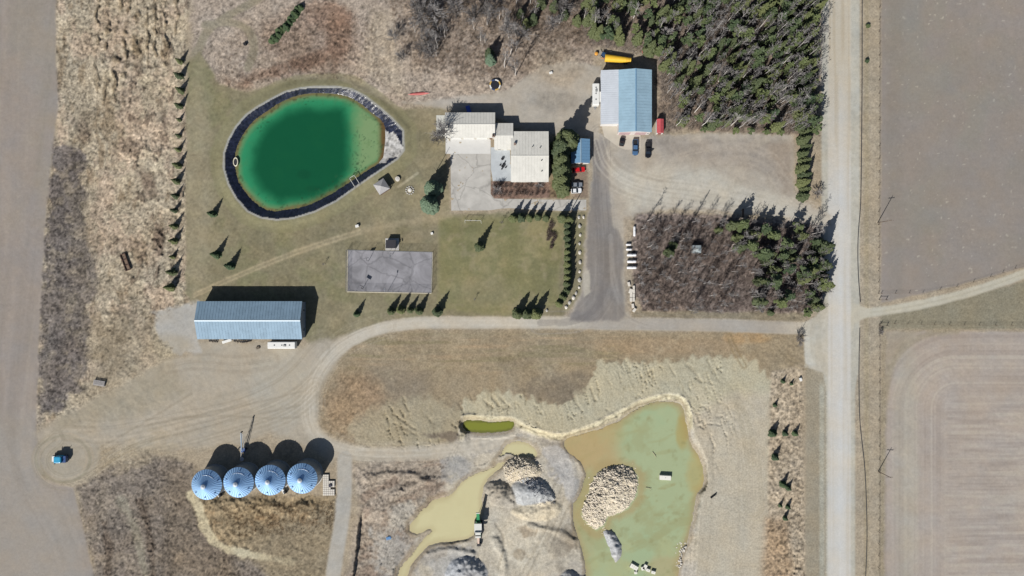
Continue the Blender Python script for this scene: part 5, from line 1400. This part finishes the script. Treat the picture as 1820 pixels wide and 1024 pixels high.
b = MB(); b.tube((-.3, 0, .8), (-1.4, .4, 1.0), .12); b.tube((1.0, .5, 1.2), (3.2, 1.9, .6), .07); b.tube((.4, .5, 1.2), (2.4, 2.4, .6), .07); b.build('arm', STEEL, r)
wheels(r, (.2, 1.2), .75, .4, .2)
r = empty('orange_tank', at(1059.5, 96.5), 0, 'small round orange tank at the left end of the machinery behind the workshop', 'tank')
b = MB(); b.lathe([(.3, .2), (.62, .35), (.66, .9), (.45, 1.15), (.12, 1.22)], 16); b.build('shell', mat('orange_plastic', (224,160,70), .5), r)
b = MB(); b.box(-.5,-.5,-.05,.5,.5,.22); b.build('base', DARK, r)
r = empty('red_cart', at(1144, 92.5), .4, 'small red cart at the edge of the spruce wood above the workshop', 'cart')
b = MB(); b.rings([[(-.6,-.35,.3),(.6,-.35,.3),(.6,.35,.3),(-.6,.35,.3)], [(-.8,-.5,.75),(.8,-.5,.75),(.8,.5,.75),(-.8,.5,.75)]]); b.build('tub', mat('faded_red', (0,0,0)), r)
wheels(r, (0,), .5, .25, .1)
b = MB(); b.tube((.7, 0, .5), (1.5, 0, .8), .03); b.build('handle', STEEL, r)
# things under the open side of the long shed
def implement(px, py, label, k):
    rnd = random.Random(k); r = empty('farm_implement', at(px, py), rnd.uniform(-.2, .2), label, 'implement', 'implements at the front of the long shed')
    b = MB(); b.box(-1.6, -.12, .5, 1.6, .12, .75); b.box(-1.2, -.5, .6, -1.05, .5, .7); b.box(1.05, -.5, .6, 1.2, .5, .7); b.build('frame', DARK, r)
    for i in range(6):
        x = -1.4+i*.56; b = MB(); b.tube((x-.03, -.35, .35), (x+.03, -.35, .35), .33, .33, 12); b.build('disc', mat('dark_disc', (50,50,66), .5), r)
    b = MB(); b.tube((0, 0, .6), (0, -1.0, .5), .06); b.build('drawbar', RUST, r)
implement(424, 605.5, 'dark disc implement poking out from the middle of the long shed', 1)
implement(439, 605.5, 'second dark disc implement, right of the middle one at the long shed', 2)
implement(380, 605, 'dark implement near the left corner of the long shed front', 3)
binbox('white_chest', 404.5, 606, 'low white chest at the front of the long blue-roofed shed', 'chest', WHITE, (1.6, .45, .7))
binbox('brown_crate', 459, 618, 'small brown crate on the dirt in front of the long shed', 'crate', mat('crate_brown', (110,100,88), .8), (.6, .45, .5))
# patio set
r = empty('patio_table', (*P(894, 296), .034), 0, 'small dark round table with seats on the house patio', 'table')
b = MB(); b.lathe([(.62, .7), (.62, .75)], 18); b.build('tabletop', DARK, r)
b = MB(); b.tube((0,0,0), (0,0,.7), .06); b.lathe([(.3,.0), (.3,.03)], 12); b.build('leg', DARK, r)
for k in range(4):
    a_ = 2*pi*k/4+.4
    r = empty('patio_chair', (*P(894+5.2*cos(a_), 296+5.2*sin(a_)), .034), -a_, 'dark patio chair beside the small round table on the house patio', 'chair', 'patio chairs')
    b = MB(); b.box(-.22,-.24,.42,.22,.24,.47); b.build('seat', DARK, r)
    b = MB(); b.box(.22,-.24,.42,.26,.24,.9); b.build('backrest', DARK, r)
    b = MB()
    for x in (-.2,.2):
        for y in (-.2,.2): b.tube((x,y,0),(x,y,.42),.02,n=5)
    b.build('leg_frame', DARK, r)
binbox('patio_grill', 893, 283, 'small dark grill on the house patio near the middle wing', 'grill', DARK, (.4,.35,.9))
binbox('blue_tarp_stack', 833, 196, 'blue tarp-covered stack in the shade behind the garage', 'stack', mat('blue_tarp', (70,100,190), .5, var=.15), (.7,1.3,1.2))

# ------------------------------------------------------------------ trees
rnd = random.Random(7)
NEED = foliage_mat('spruce_needles', (0.028,0.042,0.020), (0.088,0.098,0.036))
NEEDD = foliage_mat('dark_spruce_needles', (0.022,0.042,0.020), (0.05,0.075,0.03))
NEEDB = foliage_mat('blue_spruce_needles', (0.042,0.075,0.05), (0.085,0.12,0.075))
NEEDP = foliage_mat('pine_needles', (0.030,0.050,0.026), (0.088,0.105,0.038))
BARK = mat('bark', (104,88,76), .9, var=.2, scale=4)
ASPEN = mat('aspen_bark', (214,208,202), .85, var=.18, scale=1.5, rand=.2)
TWIG = foliage_mat('bare_twigs', (0.09,0.083,0.080), (0.21,0.20,0.197), .9)
TWIGD = foliage_mat('brown_twigs', (0.07,0.05,0.043), (0.13,0.10,0.085), .9)

def conifer_mesh(seed, n_t=17, dense=1.0, ragged=.25, R=2.3, H=10.0, low=.05, droop=.22):
    rnd = random.Random(seed); b = MB()
    for t in range(n_t):
        f = t/(n_t-1); z = H*(low+(.97-low)*f)
        rad = R*(1-f)**.82*rnd.uniform(.92, 1.08)+.1
        nb = max(5, int((13-6*f)*dense)); a0 = rnd.uniform(0, 6.3)
        for k in range(nb):
            a = a0+2*pi*k/nb+rnd.uniform(-.18, .18); L_ = rad*rnd.uniform(1-ragged*1.4, 1+ragged*.55)
            ca, sa = cos(a), sin(a); w_ = L_*rnd.uniform(.17, .27)+.05; dz = -L_*droop; up = L_*.08
            def pt(u, s_, zz): return (ca*u-sa*s_, sa*u+ca*s_, z+zz)
            vs = [pt(0, 0, .1), pt(L_*.35, -w_*.7, dz*.25-.12), pt(L_*.4, 0, up), pt(L_*.35, w_*.7, dz*.25-.12), pt(L_*.62, -w_, dz*.6-.15), pt(L_*.7, 0, dz*.35), pt(L_*.62, w_, dz*.6-.15), pt(L_, 0, dz),
                  pt(L_*.86, -w_*1.25, dz*.9-.1), pt(L_*.86, w_*1.25, dz*.9-.1)]
            b.add(vs, [(0,1,2), (0,2,3), (1,4,5,2), (3,2,5,6), (4,8,5), (6,5,9), (5,8,7), (5,7,9)])
    b.tube((0,0,H*.9), (0,0,H*1.03), .06, .01, 4)
    me = bpy.data.meshes.new('crown'); me.from_pydata(b.v, [], b.f); me.update(); return me
def mesh_of(b, name):
    me = bpy.data.meshes.new(name); me.from_pydata(b.v, [], b.f); me.update(); return me
CON = {}
for kind, mt in (('spruce', NEED), ('dark', NEEDD), ('blue', NEEDB), ('pine', NEEDP)):
    L_ = []
    for s_ in range(4):
        if kind == 'pine': me = conifer_mesh(50+s_, 9, .75, .6, 2.0, 10, .42, .02)
        elif kind == 'blue': me = conifer_mesh(80+s_, 18, 1.1, .3, 2.9, 10, .04, .2)
        else: me = conifer_mesh(20+s_+(0 if kind == 'spruce' else 10), 17, 1.0, .3, 2.3)
        me.materials.append(mt); L_.append(me)
    CON[kind] = L_
tb = MB(); tb.tube((0,0,-.4), (0,0,9.3), .2, .03, 7); TRUNK = mesh_of(tb, 'trunk'); TRUNK.materials.append(BARK)
tb = MB(); tb.tube((0,0,-.4), (0,0,9.3), .14, .03, 6)
for k in range(14):
    a_ = k*2.4; z = 1.0+k*.4; tb.tube((0,0,z), (1.0*cos(a_), 1.0*sin(a_), z+.1), .03, .01, 3)
PTRUNK = mesh_of(tb, 'trunk'); PTRUNK.materials.append(ASPEN)

def conifer(px, py, h, kind, label, group, wr=1.0, name='spruce_tree', rnd=rnd):
    z = sample_z(px, py)
    r = empty(name, (*P(px, py, z), z), rnd.uniform(0, 6.28), label, 'tree', group)
    k = h/10.0; r.scale = (k*wr, k*wr, k)
    c = bpy.data.objects.new('crown', rnd.choice(CON[kind])); COL.objects.link(c); c.parent = r
    t = bpy.data.objects.new('trunk', PTRUNK if kind == 'pine' else TRUNK); COL.objects.link(t); t.parent = r
    return r
TANE = math.tan(SUN_EL)
def ct(px, py, sx, sy, kind, label, group, wr=1.0, **k): return conifer(px, py, math.hypot(sx-px, sy-py)*S*TANE, kind, label, group, wr, **k)

for i, (a, b_, c, d_) in enumerate([(323,110,340,89),(322,136,342,111),(324,161,341,137),(322,189,339,165),(321,213,333,199),(320,241,332,225),(320,266,333,246),(319,294,337,268),(317,322,334,297),(315,348,331,327),(313,374,329,355),(313,402,331,378),(312,428,331,403),(310,456,324,439),(309,483,330,455),(307,510,331,479)]):
    ct(a-1, b_+1, c, d_, 'spruce', f'{ORD[i]} young spruce from the top of the single row west of the pond', 'spruce row west of the pond', .98)
for i, (a, b_, c, d_, l) in enumerate([(380,381,401,352,'young spruce alone just below the left end of the pond'), (387,453,412,421,'left one of the two young spruces above the long shed'), (411,473,435,441,'right one of the two young spruces above the long shed'),
    (635,558,651,529,'small lone spruce on the grass below the left corner of the court')]):
    ct(a, b_, c, d_, 'dark', l, 'young spruces on the lawn', 1.0)
for i, (a, b_, c, d_) in enumerate([(696,553,719,523),(713,551,738,519),(730,551,749,524),(745,552,768,519),(778,554,803,515)]):
    ct(a, b_, c, d_, 'spruce', ('%s spruce from the left in the row below the sports court' % ORD[i]), 'spruces below the sports court', 1.05)
ct(852, 439, 880, 391, 'spruce', 'yellow-green spruce standing alone on the mown lawn under the swing frame', None, .85)
conifer(771, 336, 12.5, 'blue', 'upper one of the two big blue-green spruces beside the concrete apron', 'big blue spruces by the apron', .95)
conifer(764, 364, 12.5, 'blue', 'lower one of the two big blue-green spruces beside the concrete apron', 'big blue spruces by the apron', .95)
for i, (a, b_, c, d_) in enumerate([(920,557,944,516),(937,558,961,520),(953,557,979,514)]):
    ct(a, b_, c, d_, 'spruce', ORD[i]+' spruce from the left in the clump of three above the loop road', 'three spruces above the loop road', 1.15)
for i, (a, b_, c, d_) in enumerate([(912,389,938,354),(926,388,944,349),(941,388,954,354),(956,387,969,354),(970,388,985,356),(999,389,1023,351),(1012,392,1036,356)]):
    ct(a, b_, c, d_, 'spruce', ORD[i]+' spruce from the left along the south edge of the paved driveway', 'spruces along the paved driveway', 1.0)
yy = 402; i = 0
while yy < 548:
    xx = 1009-max(0, yy-470)*.02-max(0, yy-515)*.55
    ct(xx, yy, xx+17+rnd.uniform(-1, 3), yy-29+rnd.uniform(-3, 3), 'spruce', ORD[i]+' spruce from the top in the hedge between the mown lawn and the dark driveway', 'spruce hedge by the driveway', 1.15)
    yy += 11.5; i += 1
for i, (a, b_, h) in enumerate([(1006,256,17.5),(996,268,15),(997,290,13.5),(999,307,13),(998,323,12),(1000,338,10.5)]):
    conifer(a, b_, h, 'pine' if False else 'spruce', ORD[i]+' tall yellow-green spruce from the top, between main house and cabin', 'tall spruces beside the main house', 1.25)
for i, (a, b_, c, d_) in enumerate([(1391,678,1397,663),(1406,682,1411,670),(1377,720,1384,706),(1371,770,1385,746),(1375,768,1389,752),(1394,770,1407,752),(1412,770,1421,750),(1376,812,1388,788),(1390,860,1404,837),(1400,867,1407,848),(1386,898,1394,885),(1399,900,1407,882),(1394,920,1404,903)]):
    ct(a, b_, c, d_, 'dark', ORD[i]+' young spruce from the top in the grassy strip beside the pit', 'young spruces in the strip', 1.3)
for i, (px, py) in enumerate([(1426+rnd.uniform(-2, 2), 176+12.5*k) for k in range(15)]):
    if py > 240 or True:
        conifer(px+(2 if i % 2 else -3), py, rnd.uniform(6.5, 8.5), 'pine' if i % 3 == 9 else 'spruce', ORD[i]+' spruce from the top in the row between yard and gravel road', 'roadside spruce row', 1.15)
# slanting hedge at the top left
for i in range(15):
    t = i/14; px = 483+50*t; py = 75-62*t
    conifer(px+rnd.uniform(-2, 2)+3*sin(pi*t), py+rnd.uniform(-2, 2), rnd.uniform(2.4, 3.2), 'dark', ORD[i]+' bushy spruce from the lower end of the slanting hedge above the pond', 'slanting spruce hedge', 2.4)
conifer(872, 110, 9, 'blue', 'solitary green spruce among bare trees above the trampoline', None, .8)

def inside(p, poly):
    x, y = p; r_ = False
    for k in range(len(poly)):
        ax, ay = poly[k]; bx, by = poly[(k+1) % len(poly)]
        if (ay > y) != (by > y) and x < (bx-ax)*(y-ay)/(by-ay)+ax: r_ = not r_
    return r_
def scatter(poly, n, dmin, rnd, dens=None, avoid=()):
    xs = [p[0] for p in poly]; ys = [p[1] for p in poly]; out = list(avoid); k0 = len(out); tries = 0
    while len(out)-k0 < n and tries < n*80:
        tries += 1
        p = (rnd.uniform(min(xs), max(xs)), rnd.uniform(min(ys), max(ys)))
        if not inside(p, poly): continue
        if dens and rnd.random() > dens(*p): continue
        if any((p[0]-q[0])**2+(p[1]-q[1])**2 < dmin*dmin for q in out): continue
        out.append(p)
    return out[k0:]
WOODN = [(1045,-12),(1452,-12),(1450,60),(1446,120),(1448,175),(1446,238),(1416,232),(1300,232),(1215,226),(1182,190),(1172,110),(1135,82),(1055,70),(1030,30)]
def dn(x, y):
    v = 1.0
    if y > 130 and x < 1260: v *= .25
    if 1180 < x < 1290 and 40 < y < 120: v *= .5
    if y > 190: v *= .7
    return v
rf = random.Random(21)
for p in scatter(WOODN, 236, 8.6, rf, dn):
    big = rf.random()
    k = 'pine' if rf.random() < .5 else 'spruce'
    conifer(p[0], p[1], rf.uniform(7, 12.5), k, 'green conifer in the dense mixed wood north and east of the workshop', 'conifers of the northern wood', rf.uniform(.62, .98), name='forest_conifer', rnd=rf)
for i, p in enumerate(((1250,232),(1305,234),(1332,235),(1358,236),(1385,238))):
    conifer(p[0], p[1], 4.5, 'pine', ORD[i]+' small conifer from the left along the wood edge above the parking yard', 'wood-edge conifers', 1.4, name='forest_conifer', rnd=rf)
for i, p in enumerate(((935,45),(948,38),(925,28),(1025,40),(1003,30),(985,15),(962,10),(1040,12),(870,98))):
    conifer(p[0], p[1], rf.uniform(6, 8), 'spruce', 'green conifer scattered among the bare trees above the yard', 'conifers scattered above the yard', 1.1, name='forest_conifer', rnd=rf)
WOODS = [(1240,390),(1330,395),(1380,400),(1450,405),(1470,425),(1468,480),(1462,545),(1420,560),(1300,552),(1330,500),(1320,455),(1250,420)]
def ds(x, y): return .3+.7*ss(np.float64(x), 1270, 1380)*(1 if y < 520 or x > 1400 else .3)
for p in scatter(WOODS, 40, 9.5, rf, ds, ((1240,442),(1228,438),(1250,440))):
    conifer(p[0], p[1], rf.uniform(7, 11.5), 'pine' if rf.random() < .4 else 'spruce', 'green conifer in the eastern part of the square south-east wood', 'conifers of the south-east wood', rf.uniform(.8, 1.15), name='forest_conifer', rnd=rf)
for a, b_, h, l in ((1455,440,13,'tallest spruce at the junction corner of the south-east wood, its shadow crossing the road verge'), (1462,475,8.5,'roadside spruce second down the east edge of the south-east wood'), (1462,508,10,'roadside spruce third down the east edge of the south-east wood'), (1450,545,8,'spruce at the lower right corner of the south-east wood'), (1188,450,8,'bright green spruce alone in the western part of the south-east wood'), (1196,436,6.5,'smaller green spruce just above-right of the lone bright one in the south-east wood'), (1276,410,6,'small green conifer by the top edge of the south-east wood'), (1368,556,5,'small green conifer on the lower edge of the south-east wood')):
    conifer(a, b_, h, 'spruce', ' '.join(l.split()[:16]), None, 1.1, name='forest_conifer', rnd=rf)

# bare broadleaf trees
def bare_mesh(seed, H=9.0, spread=.32, n1=22, low=.3, tr=.13, twr=.026):
    rnd = random.Random(seed); t = MB(); c = MB()
    lean = Vector((rnd.uniform(-.05, .05), rnd.uniform(-.05, .05), 1)).normalized()
    pts = [Vector((0, 0, -.3))]
    for k in range(1, 7): pts.append(lean*(H*k/6)+Vector((rnd.uniform(-.12, .12), rnd.uniform(-.12, .12), 0)))
    for k in range(6): t.tube(pts[k], pts[k+1], tr*(1-k/6.5), tr*(1-(k+1)/6.5), 5, False)
    for i in range(n1):
        f = low+(1-low)*(i+.5)/n1
        q = f*6; k = min(int(q), 5); base = pts[k].lerp(pts[k+1], q-k)
        a = rnd.uniform(0, 6.28); L_ = H*spread*(1.15-f)*rnd.uniform(.7, 1.25)+.3
        d1 = Vector((cos(a), sin(a), rnd.uniform(.5, 1.2))).normalized()
        e1 = base+d1*L_
        c.tube(base, e1, tr*.38*(1.2-f), twr, 3, False)
        for j in range(5):
            b0 = base.lerp(e1, rnd.uniform(.25, .95)); d2 = (d1+Vector((rnd.uniform(-1, 1), rnd.uniform(-1, 1), rnd.uniform(-.4, .8)))*.75).normalized()
            e2 = b0+d2*L_*rnd.uniform(.3, .55); c.tube(b0, e2, twr*1.2, twr*.6, 3, False)
            for m_ in range(3):
                b1 = b0.lerp(e2, rnd.uniform(.3, 1)); d3 = (d2+Vector((rnd.uniform(-1, 1), rnd.uniform(-1, 1), rnd.uniform(-.3, .8)))*.9).normalized()
                c.tube(b1, b1+d3*L_*rnd.uniform(.12, .28), twr*.9, twr*.4, 3, False)
    return mesh_of(t, 'trunk'), mesh_of(c, 'crown')
BARE = []
for s_ in range(6):
    a, b_ = bare_mesh(200+s_, spread=.17 if s_ < 4 else .26, n1=20, low=.42)
    a.materials.append(ASPEN); b_.materials.append(TWIG); BARE.append((a, b_))
BIGT = []
for s_ in range(2):
    a, b_ = bare_mesh(230+s_, 8, .5, 46, .12, .2, .045); a.materials.append(BARK); b_.materials.append(TWIG); BIGT.append((a, b_))
BUSHM = []
for s_ in range(4):
    rnd2 = random.Random(260+s_); c = MB(); t = MB()
    for i in range(30):
        a = rnd2.uniform(0, 6.28); e = Vector((cos(a)*rnd2.uniform(.3, 1), sin(a)*rnd2.uniform(.3, 1), rnd2.uniform(.7, 1.5)))
        t.tube((0, 0, -.1), e*.5, .03, .02, 3, False); c.tube(e*.5, e, .022, .012, 3, False)
        for j in range(6):
            b0 = (e*.4).lerp(e, rnd2.random()); c.tube(b0, b0+Vector((rnd2.uniform(-.4, .4), rnd2.uniform(-.4, .4), rnd2.uniform(0, .4))), .015, .006, 3, False)
    a, b_ = mesh_of(t, 'stem'), mesh_of(c, 'twigs'); a.materials.append(BARK); b_.materials.append(TWIGD); BUSHM.append((a, b_))
def bare(px, py, h, label, group, rnd, lib=BARE, H=9.0, wr=1.0, name='bare_tree', cat='tree'):
    z = sample_z(px, py); r = empty(name, (*P(px, py, z), z), rnd.uniform(0, 6.28), label, cat, group)
    k = h/H; r.scale = (k*wr, k*wr, k); a, b_ = rnd.choice(lib)
    t = bpy.data.objects.new(a.name.split('.')[0], a); COL.objects.link(t); t.parent = r
    c = bpy.data.objects.new(b_.name.split('.')[0], b_); COL.objects.link(c); c.parent = r
    return r
rb = random.Random(31)
WOODB = [(1000,-10),(1452,-12),(1450,60),(1446,120),(1448,175),(1446,235),(1300,230),(1200,224),(1180,190),(1174,110),(1140,84),(1010,60)]
def db(x, y): return .25+.75*ss(np.float64(x+ (y-60)*.6), 1150, 1260)
THK = []
for i_, p in enumerate(scatter(WOODB, 250, 5.5, rb, db)):
    if i_ >= 120: THK.append((p, rb.uniform(9, 13))); continue
    bare(*p, rb.uniform(9, 13.5), 'leafless grey aspen in the mixed wood north and east of the workshop', 'leafless trees of the northern wood', rb)
WOODC = [(722,-10),(1010,-10),(1030,40),(960,60),(905,118),(880,80),(850,90),(780,110),(735,60)]
for p in scatter(WOODC, 44, 8, rb, lambda x, y: 1 if x > 850 or x < 800 else .3):
    bare(*p, rb.uniform(8, 13), 'leafless pale tree in the thin scrub wood above the garage', 'leafless trees above the garage', rb)
WOODD = [(1132,392),(1250,392),(1460,402),(1466,430),(1462,548),(1415,556),(1140,552),(1132,500)]
for i_, p in enumerate(scatter(WOODD, 190, 6.2, rb, None, ((1240,442),(1232,440),(1250,440),(1240,448)))):
    if i_ >= 115: THK.append((p, rb.uniform(6, 10))); continue
    bare(*p, rb.uniform(6, 11), 'leafless tree in the square south-east wood', 'leafless trees of the south-east wood', rb)
bare(790, 238, 10, 'big spreading bare tree at the west end of the garage, shadow falling over its roof', None, rb, BIGT, 8, 1.0)
bare(778, 250, 4.5, 'smaller bare tree on the grass just left of the big one by the garage', None, rb, BIGT, 8, 1.1)
bare(884, 340, 4.2, 'purple-grey bare tree at the left end of the shrub bed', None, rb, BIGT, 8, 1.1)
bare(957, 332, 3.2, 'small bare tree at the right end of the shrub bed', None, rb, BIGT, 8, 1.0)
bare(892, 395, 3.6, 'slender bare sapling at the left end of the driveway spruces', None, rb, BARE, 9, 1.5)
bare(1418, 604, 3.6, 'bare grey bush-like tree on the corner of the farm entrance', None, rb, BIGT, 8, 1.3)
bare(845, 532, 2.6, 'small bare sapling with a faint shadow on the lawn above the loop road', None, rb, BARE, 9, 1.6)
bare(578, 470, 2.8, 'thin bare sapling on the lawn left of the sports court', None, rb, BARE, 9, 1.6)
bare(1449, 346, 4.0, 'bare brown shrubby tree at the end of the roadside spruce row', None, rb, BIGT, 8, 1.2)
bare(1563, 590, 1.6, 'tiny grey bare bush below the southern corner brace', None, rb, BIGT, 8, 1.8)
# shrubs of the bed and the oval clump, scrub
kk = 0
for px in np.arange(878, 970, 9.5):
    for py in (331, 345):
        bare(px+rb.uniform(-2, 2), py+rb.uniform(-2, 2), rb.uniform(1.4, 2.2), 'bare reddish shrub in the planting bed below the main house', 'shrubs of the planting bed', rb, BUSHM, 1.5, 1.0, 'bare_shrub', 'shrub')
for i in range(26):
    t = rb.uniform(0, 6.28); q = sqrt(rb.random())
    bare(980+7.5*q*cos(t), 418+23*q*sin(t), rb.uniform(1.0, 1.4), 'purple-brown bare shrub in the oval clump on the mown lawn', 'shrubs of the oval clump', rb, BUSHM, 1.5, 1.1, 'bare_shrub', 'shrub')
for p, l in (((700.5*0+1541,47),'upper of two small yellow-green bushes in the road ditch'), ((1539,109),'lower of two small yellow-green bushes in the road ditch')):
    conifer(p[0], p[1], 1.6, 'pine', l, 'ditch bushes', 2.6, name='ditch_bush')

# undergrowth and long grass, uncountable
def brush(name, poly, n, hmin, hmax, m, label, cat, seed, dens=None, r0=.03, lean=.5, per=5, cl=.4, spread=1.0):
    rnd = random.Random(seed); V_ = []; F_ = []
    xs = [p[0] for p in poly]; ys = [p[1] for p in poly]; k = 0; tries = 0
    while k < n and tries < n*6:
        tries += 1
        px, py = rnd.uniform(min(xs), max(xs)), rnd.uniform(min(ys), max(ys))
        if not inside((px, py), poly): continue
        if dens is not None and rnd.random() > dens(px, py): continue
        k += 1; z = sample_z(px, py); x, y = P(px, py, z)
        for j in range(per):
            a = rnd.uniform(0, 6.28); h = rnd.uniform(hmin, hmax); l_ = lean*h*rnd.random()*spread
            bx, by = x+rnd.uniform(-cl, cl), y+rnd.uniform(-cl, cl); a2 = rnd.uniform(0, 3.14)
            dx, dy = r0*cos(a2), r0*sin(a2); i0 = len(V_)
            V_ += [(bx-dx, by-dy, z-.05), (bx+dx, by+dy, z-.05), (bx+dy, by-dx, z-.05), (bx+l_*cos(a), by+l_*sin(a), z+h)]
            F_ += [(i0, i0+1, i0+3), (i0+1, i0+2, i0+3), (i0+2, i0, i0+3)]
    me = bpy.data.meshes.new(name); me.from_pydata(V_, [], F_); me.update(); me.materials.append(m)
    o = bpy.data.objects.new(name, me); COL.objects.link(o); return tag(o, label, cat, kind='stuff')
STRAW = mat('dry_straw', (200,186,160), .9, var=.2, scale=.15); BRN = mat('brown_brush', (140,124,117), .9, var=.22, scale=.15)
GREYB = mat('grey_brush', (158,148,140), .9, var=.22, scale=.15); SC2 = mat('scrub_brush', (160,138,118), .9, var=.22, scale=.12)
brush('undergrowth', WOODD, 7000, .8, 2.0, BRN, 'reddish brown undergrowth filling the square south-east wood', 'undergrowth', 41, r0=.03, lean=.8)
brush('undergrowth', [(1000,-12),(1455,-12),(1450,236),(1180,228),(1170,110),(1050,80)], 7500, .8, 2.0, GREYB, 'grey-brown undergrowth between the trees of the northern wood', 'undergrowth', 42, r0=.03, lean=.8)
brush('scrub', [(690,-12),(1010,-12),(1040,70),(1000,110),(880,140),(740,130),(700,60)], 3500, .4, 1.3, SC2, 'low leafless scrub on the slope above the garage', 'scrub', 43, lean=.9)

brush('dry_grass', [(106,-12),(335,-12),(328,520),(300,560),(230,610),(180,620),(175,450),(155,280),(108,240)], 3600, .25, .7, STRAW, 'long pale dry grass in the rough strip west of the spruce row', 'grass', 44, r0=.035, lean=.9)
brush('dry_weeds', [(92,250),(150,275),(160,460),(160,600),(100,720),(70,740),(70,560),(84,350)], 1800, .2, .6, GREYB, 'grey dead weeds covering the dark strip beside the west field', 'weeds', 45, r0=.03, lean=.8)
brush('dry_grass', [(1374,664),(1424,660),(1430,1030),(1366,1030),(1370,800)], 1300, .25, .7, STRAW, 'long dry grass around the young spruces beside the pit', 'grass', 46, r0=.035, lean=.9)
brush('dry_grass', [(392,900),(595,890),(595,930),(570,950),(410,955)], 1200, .3, .8, mat('tan_straw', (182,150,112), .9, var=.25, scale=.2), 'tan tufted grass on the bank south of the grain bins', 'grass', 47, r0=.035, lean=.9)
brush('dry_weeds', [(150,875),(340,840),(345,900),(400,985),(470,1030),(190,1030)], 1800, .2, .6, GREYB, 'grey dead weeds in the dark patch south-west of the bins', 'weeds', 48, r0=.03, lean=.8)
brush('dry_weeds', [(650,835),(790,830),(780,880),(730,920),(710,1030),(640,1030),(640,900)], 1200, .2, .7, SC2, 'brown dead weeds on the rough west side of the pit', 'weeds', 49, r0=.03, lean=.8)
brush('scrub', [(400,60),(660,40),(700,160),(620,140),(450,150),(380,150)], 2200, .2, .7, SC2, 'low brown scrub on the slope above the lined pond', 'scrub', 50, r0=.028, lean=.9)

# the remaining thin leafless stems of both woods, beyond the three hundred built one by one
def thicket(items):
    vs = []; fs = []; off = 0; rnd = random.Random(77)
    lib = []
    for k in range(3):
        a, b_ = bare_mesh(300+k, spread=.17, n1=13, low=.45, tr=.11, twr=.03)
        for me in (a, b_):
            co = np.empty(len(me.vertices)*3, np.float32); me.vertices.foreach_get('co', co)
            lib.append((co.reshape(-1, 3), np.array([tuple(p.vertices) for p in me.polygons], np.int32)))
    for (p, h) in items:
        k = rnd.randrange(3); a = rnd.uniform(0, 6.28); z = sample_z(*p); x, y = P(*p, z); q = h/9
        for co, fc in (lib[2*k], lib[2*k+1]):
            c_, s_ = cos(a), sin(a)
            vs.append(np.stack([x+q*(co[:, 0]*c_-co[:, 1]*s_), y+q*(co[:, 0]*s_+co[:, 1]*c_), z+q*co[:, 2]], 1)); fs.append(fc+off); off += len(co)
    V_ = np.concatenate(vs); F_ = np.concatenate(fs)
    me = bpy.data.meshes.new('thicket'); me.vertices.add(len(V_)); me.vertices.foreach_set('co', V_.astype(np.float32).ravel())
    me.loops.add(F_.size); me.loops.foreach_set('vertex_index', F_.ravel()); me.polygons.add(len(F_))
    me.polygons.foreach_set('loop_start', np.arange(0, F_.size, 4, dtype=np.int32)); me.polygons.foreach_set('loop_total', np.full(len(F_), 4, np.int32)); me.update(calc_edges=True)
    me.materials.append(TWIG); o = bpy.data.objects.new('thicket', me); COL.objects.link(o)
    tag(o, 'thin leafless stems crowded between the other trees of both woods', 'thicket', kind='stuff')
thicket(THK)

for i, (px, py, h) in enumerate(((757,48,10),(768,72,8.5),(752,92,8),(745,25,9),(775,30,10),(766,100,7.5),(812,24,9),(842,36,9),(870,30,8.5),(700,70,6),(716,105,5.5),(905,60,9),(925,70,8),(980,50,8),(1000,20,9))):
    bare(px, py, h, 'broad grey leafless poplar on the scrubby slope above the garage', 'broad poplars above the garage', rb, BIGT, 8, .95, 'bare_poplar')
for px, py, h, l in ((897,120,15,'left one of the two tall white-stemmed bare trees above the trampoline'), (916,134,14,'right one of the two tall white-stemmed bare trees above the trampoline'), (908,95,13,'tall white-stemmed bare tree standing behind the pair above the trampoline')):
    bare(px, py, h, l, 'tall white-stemmed trees', rb, BARE, 9, 1.0, 'bare_birch')
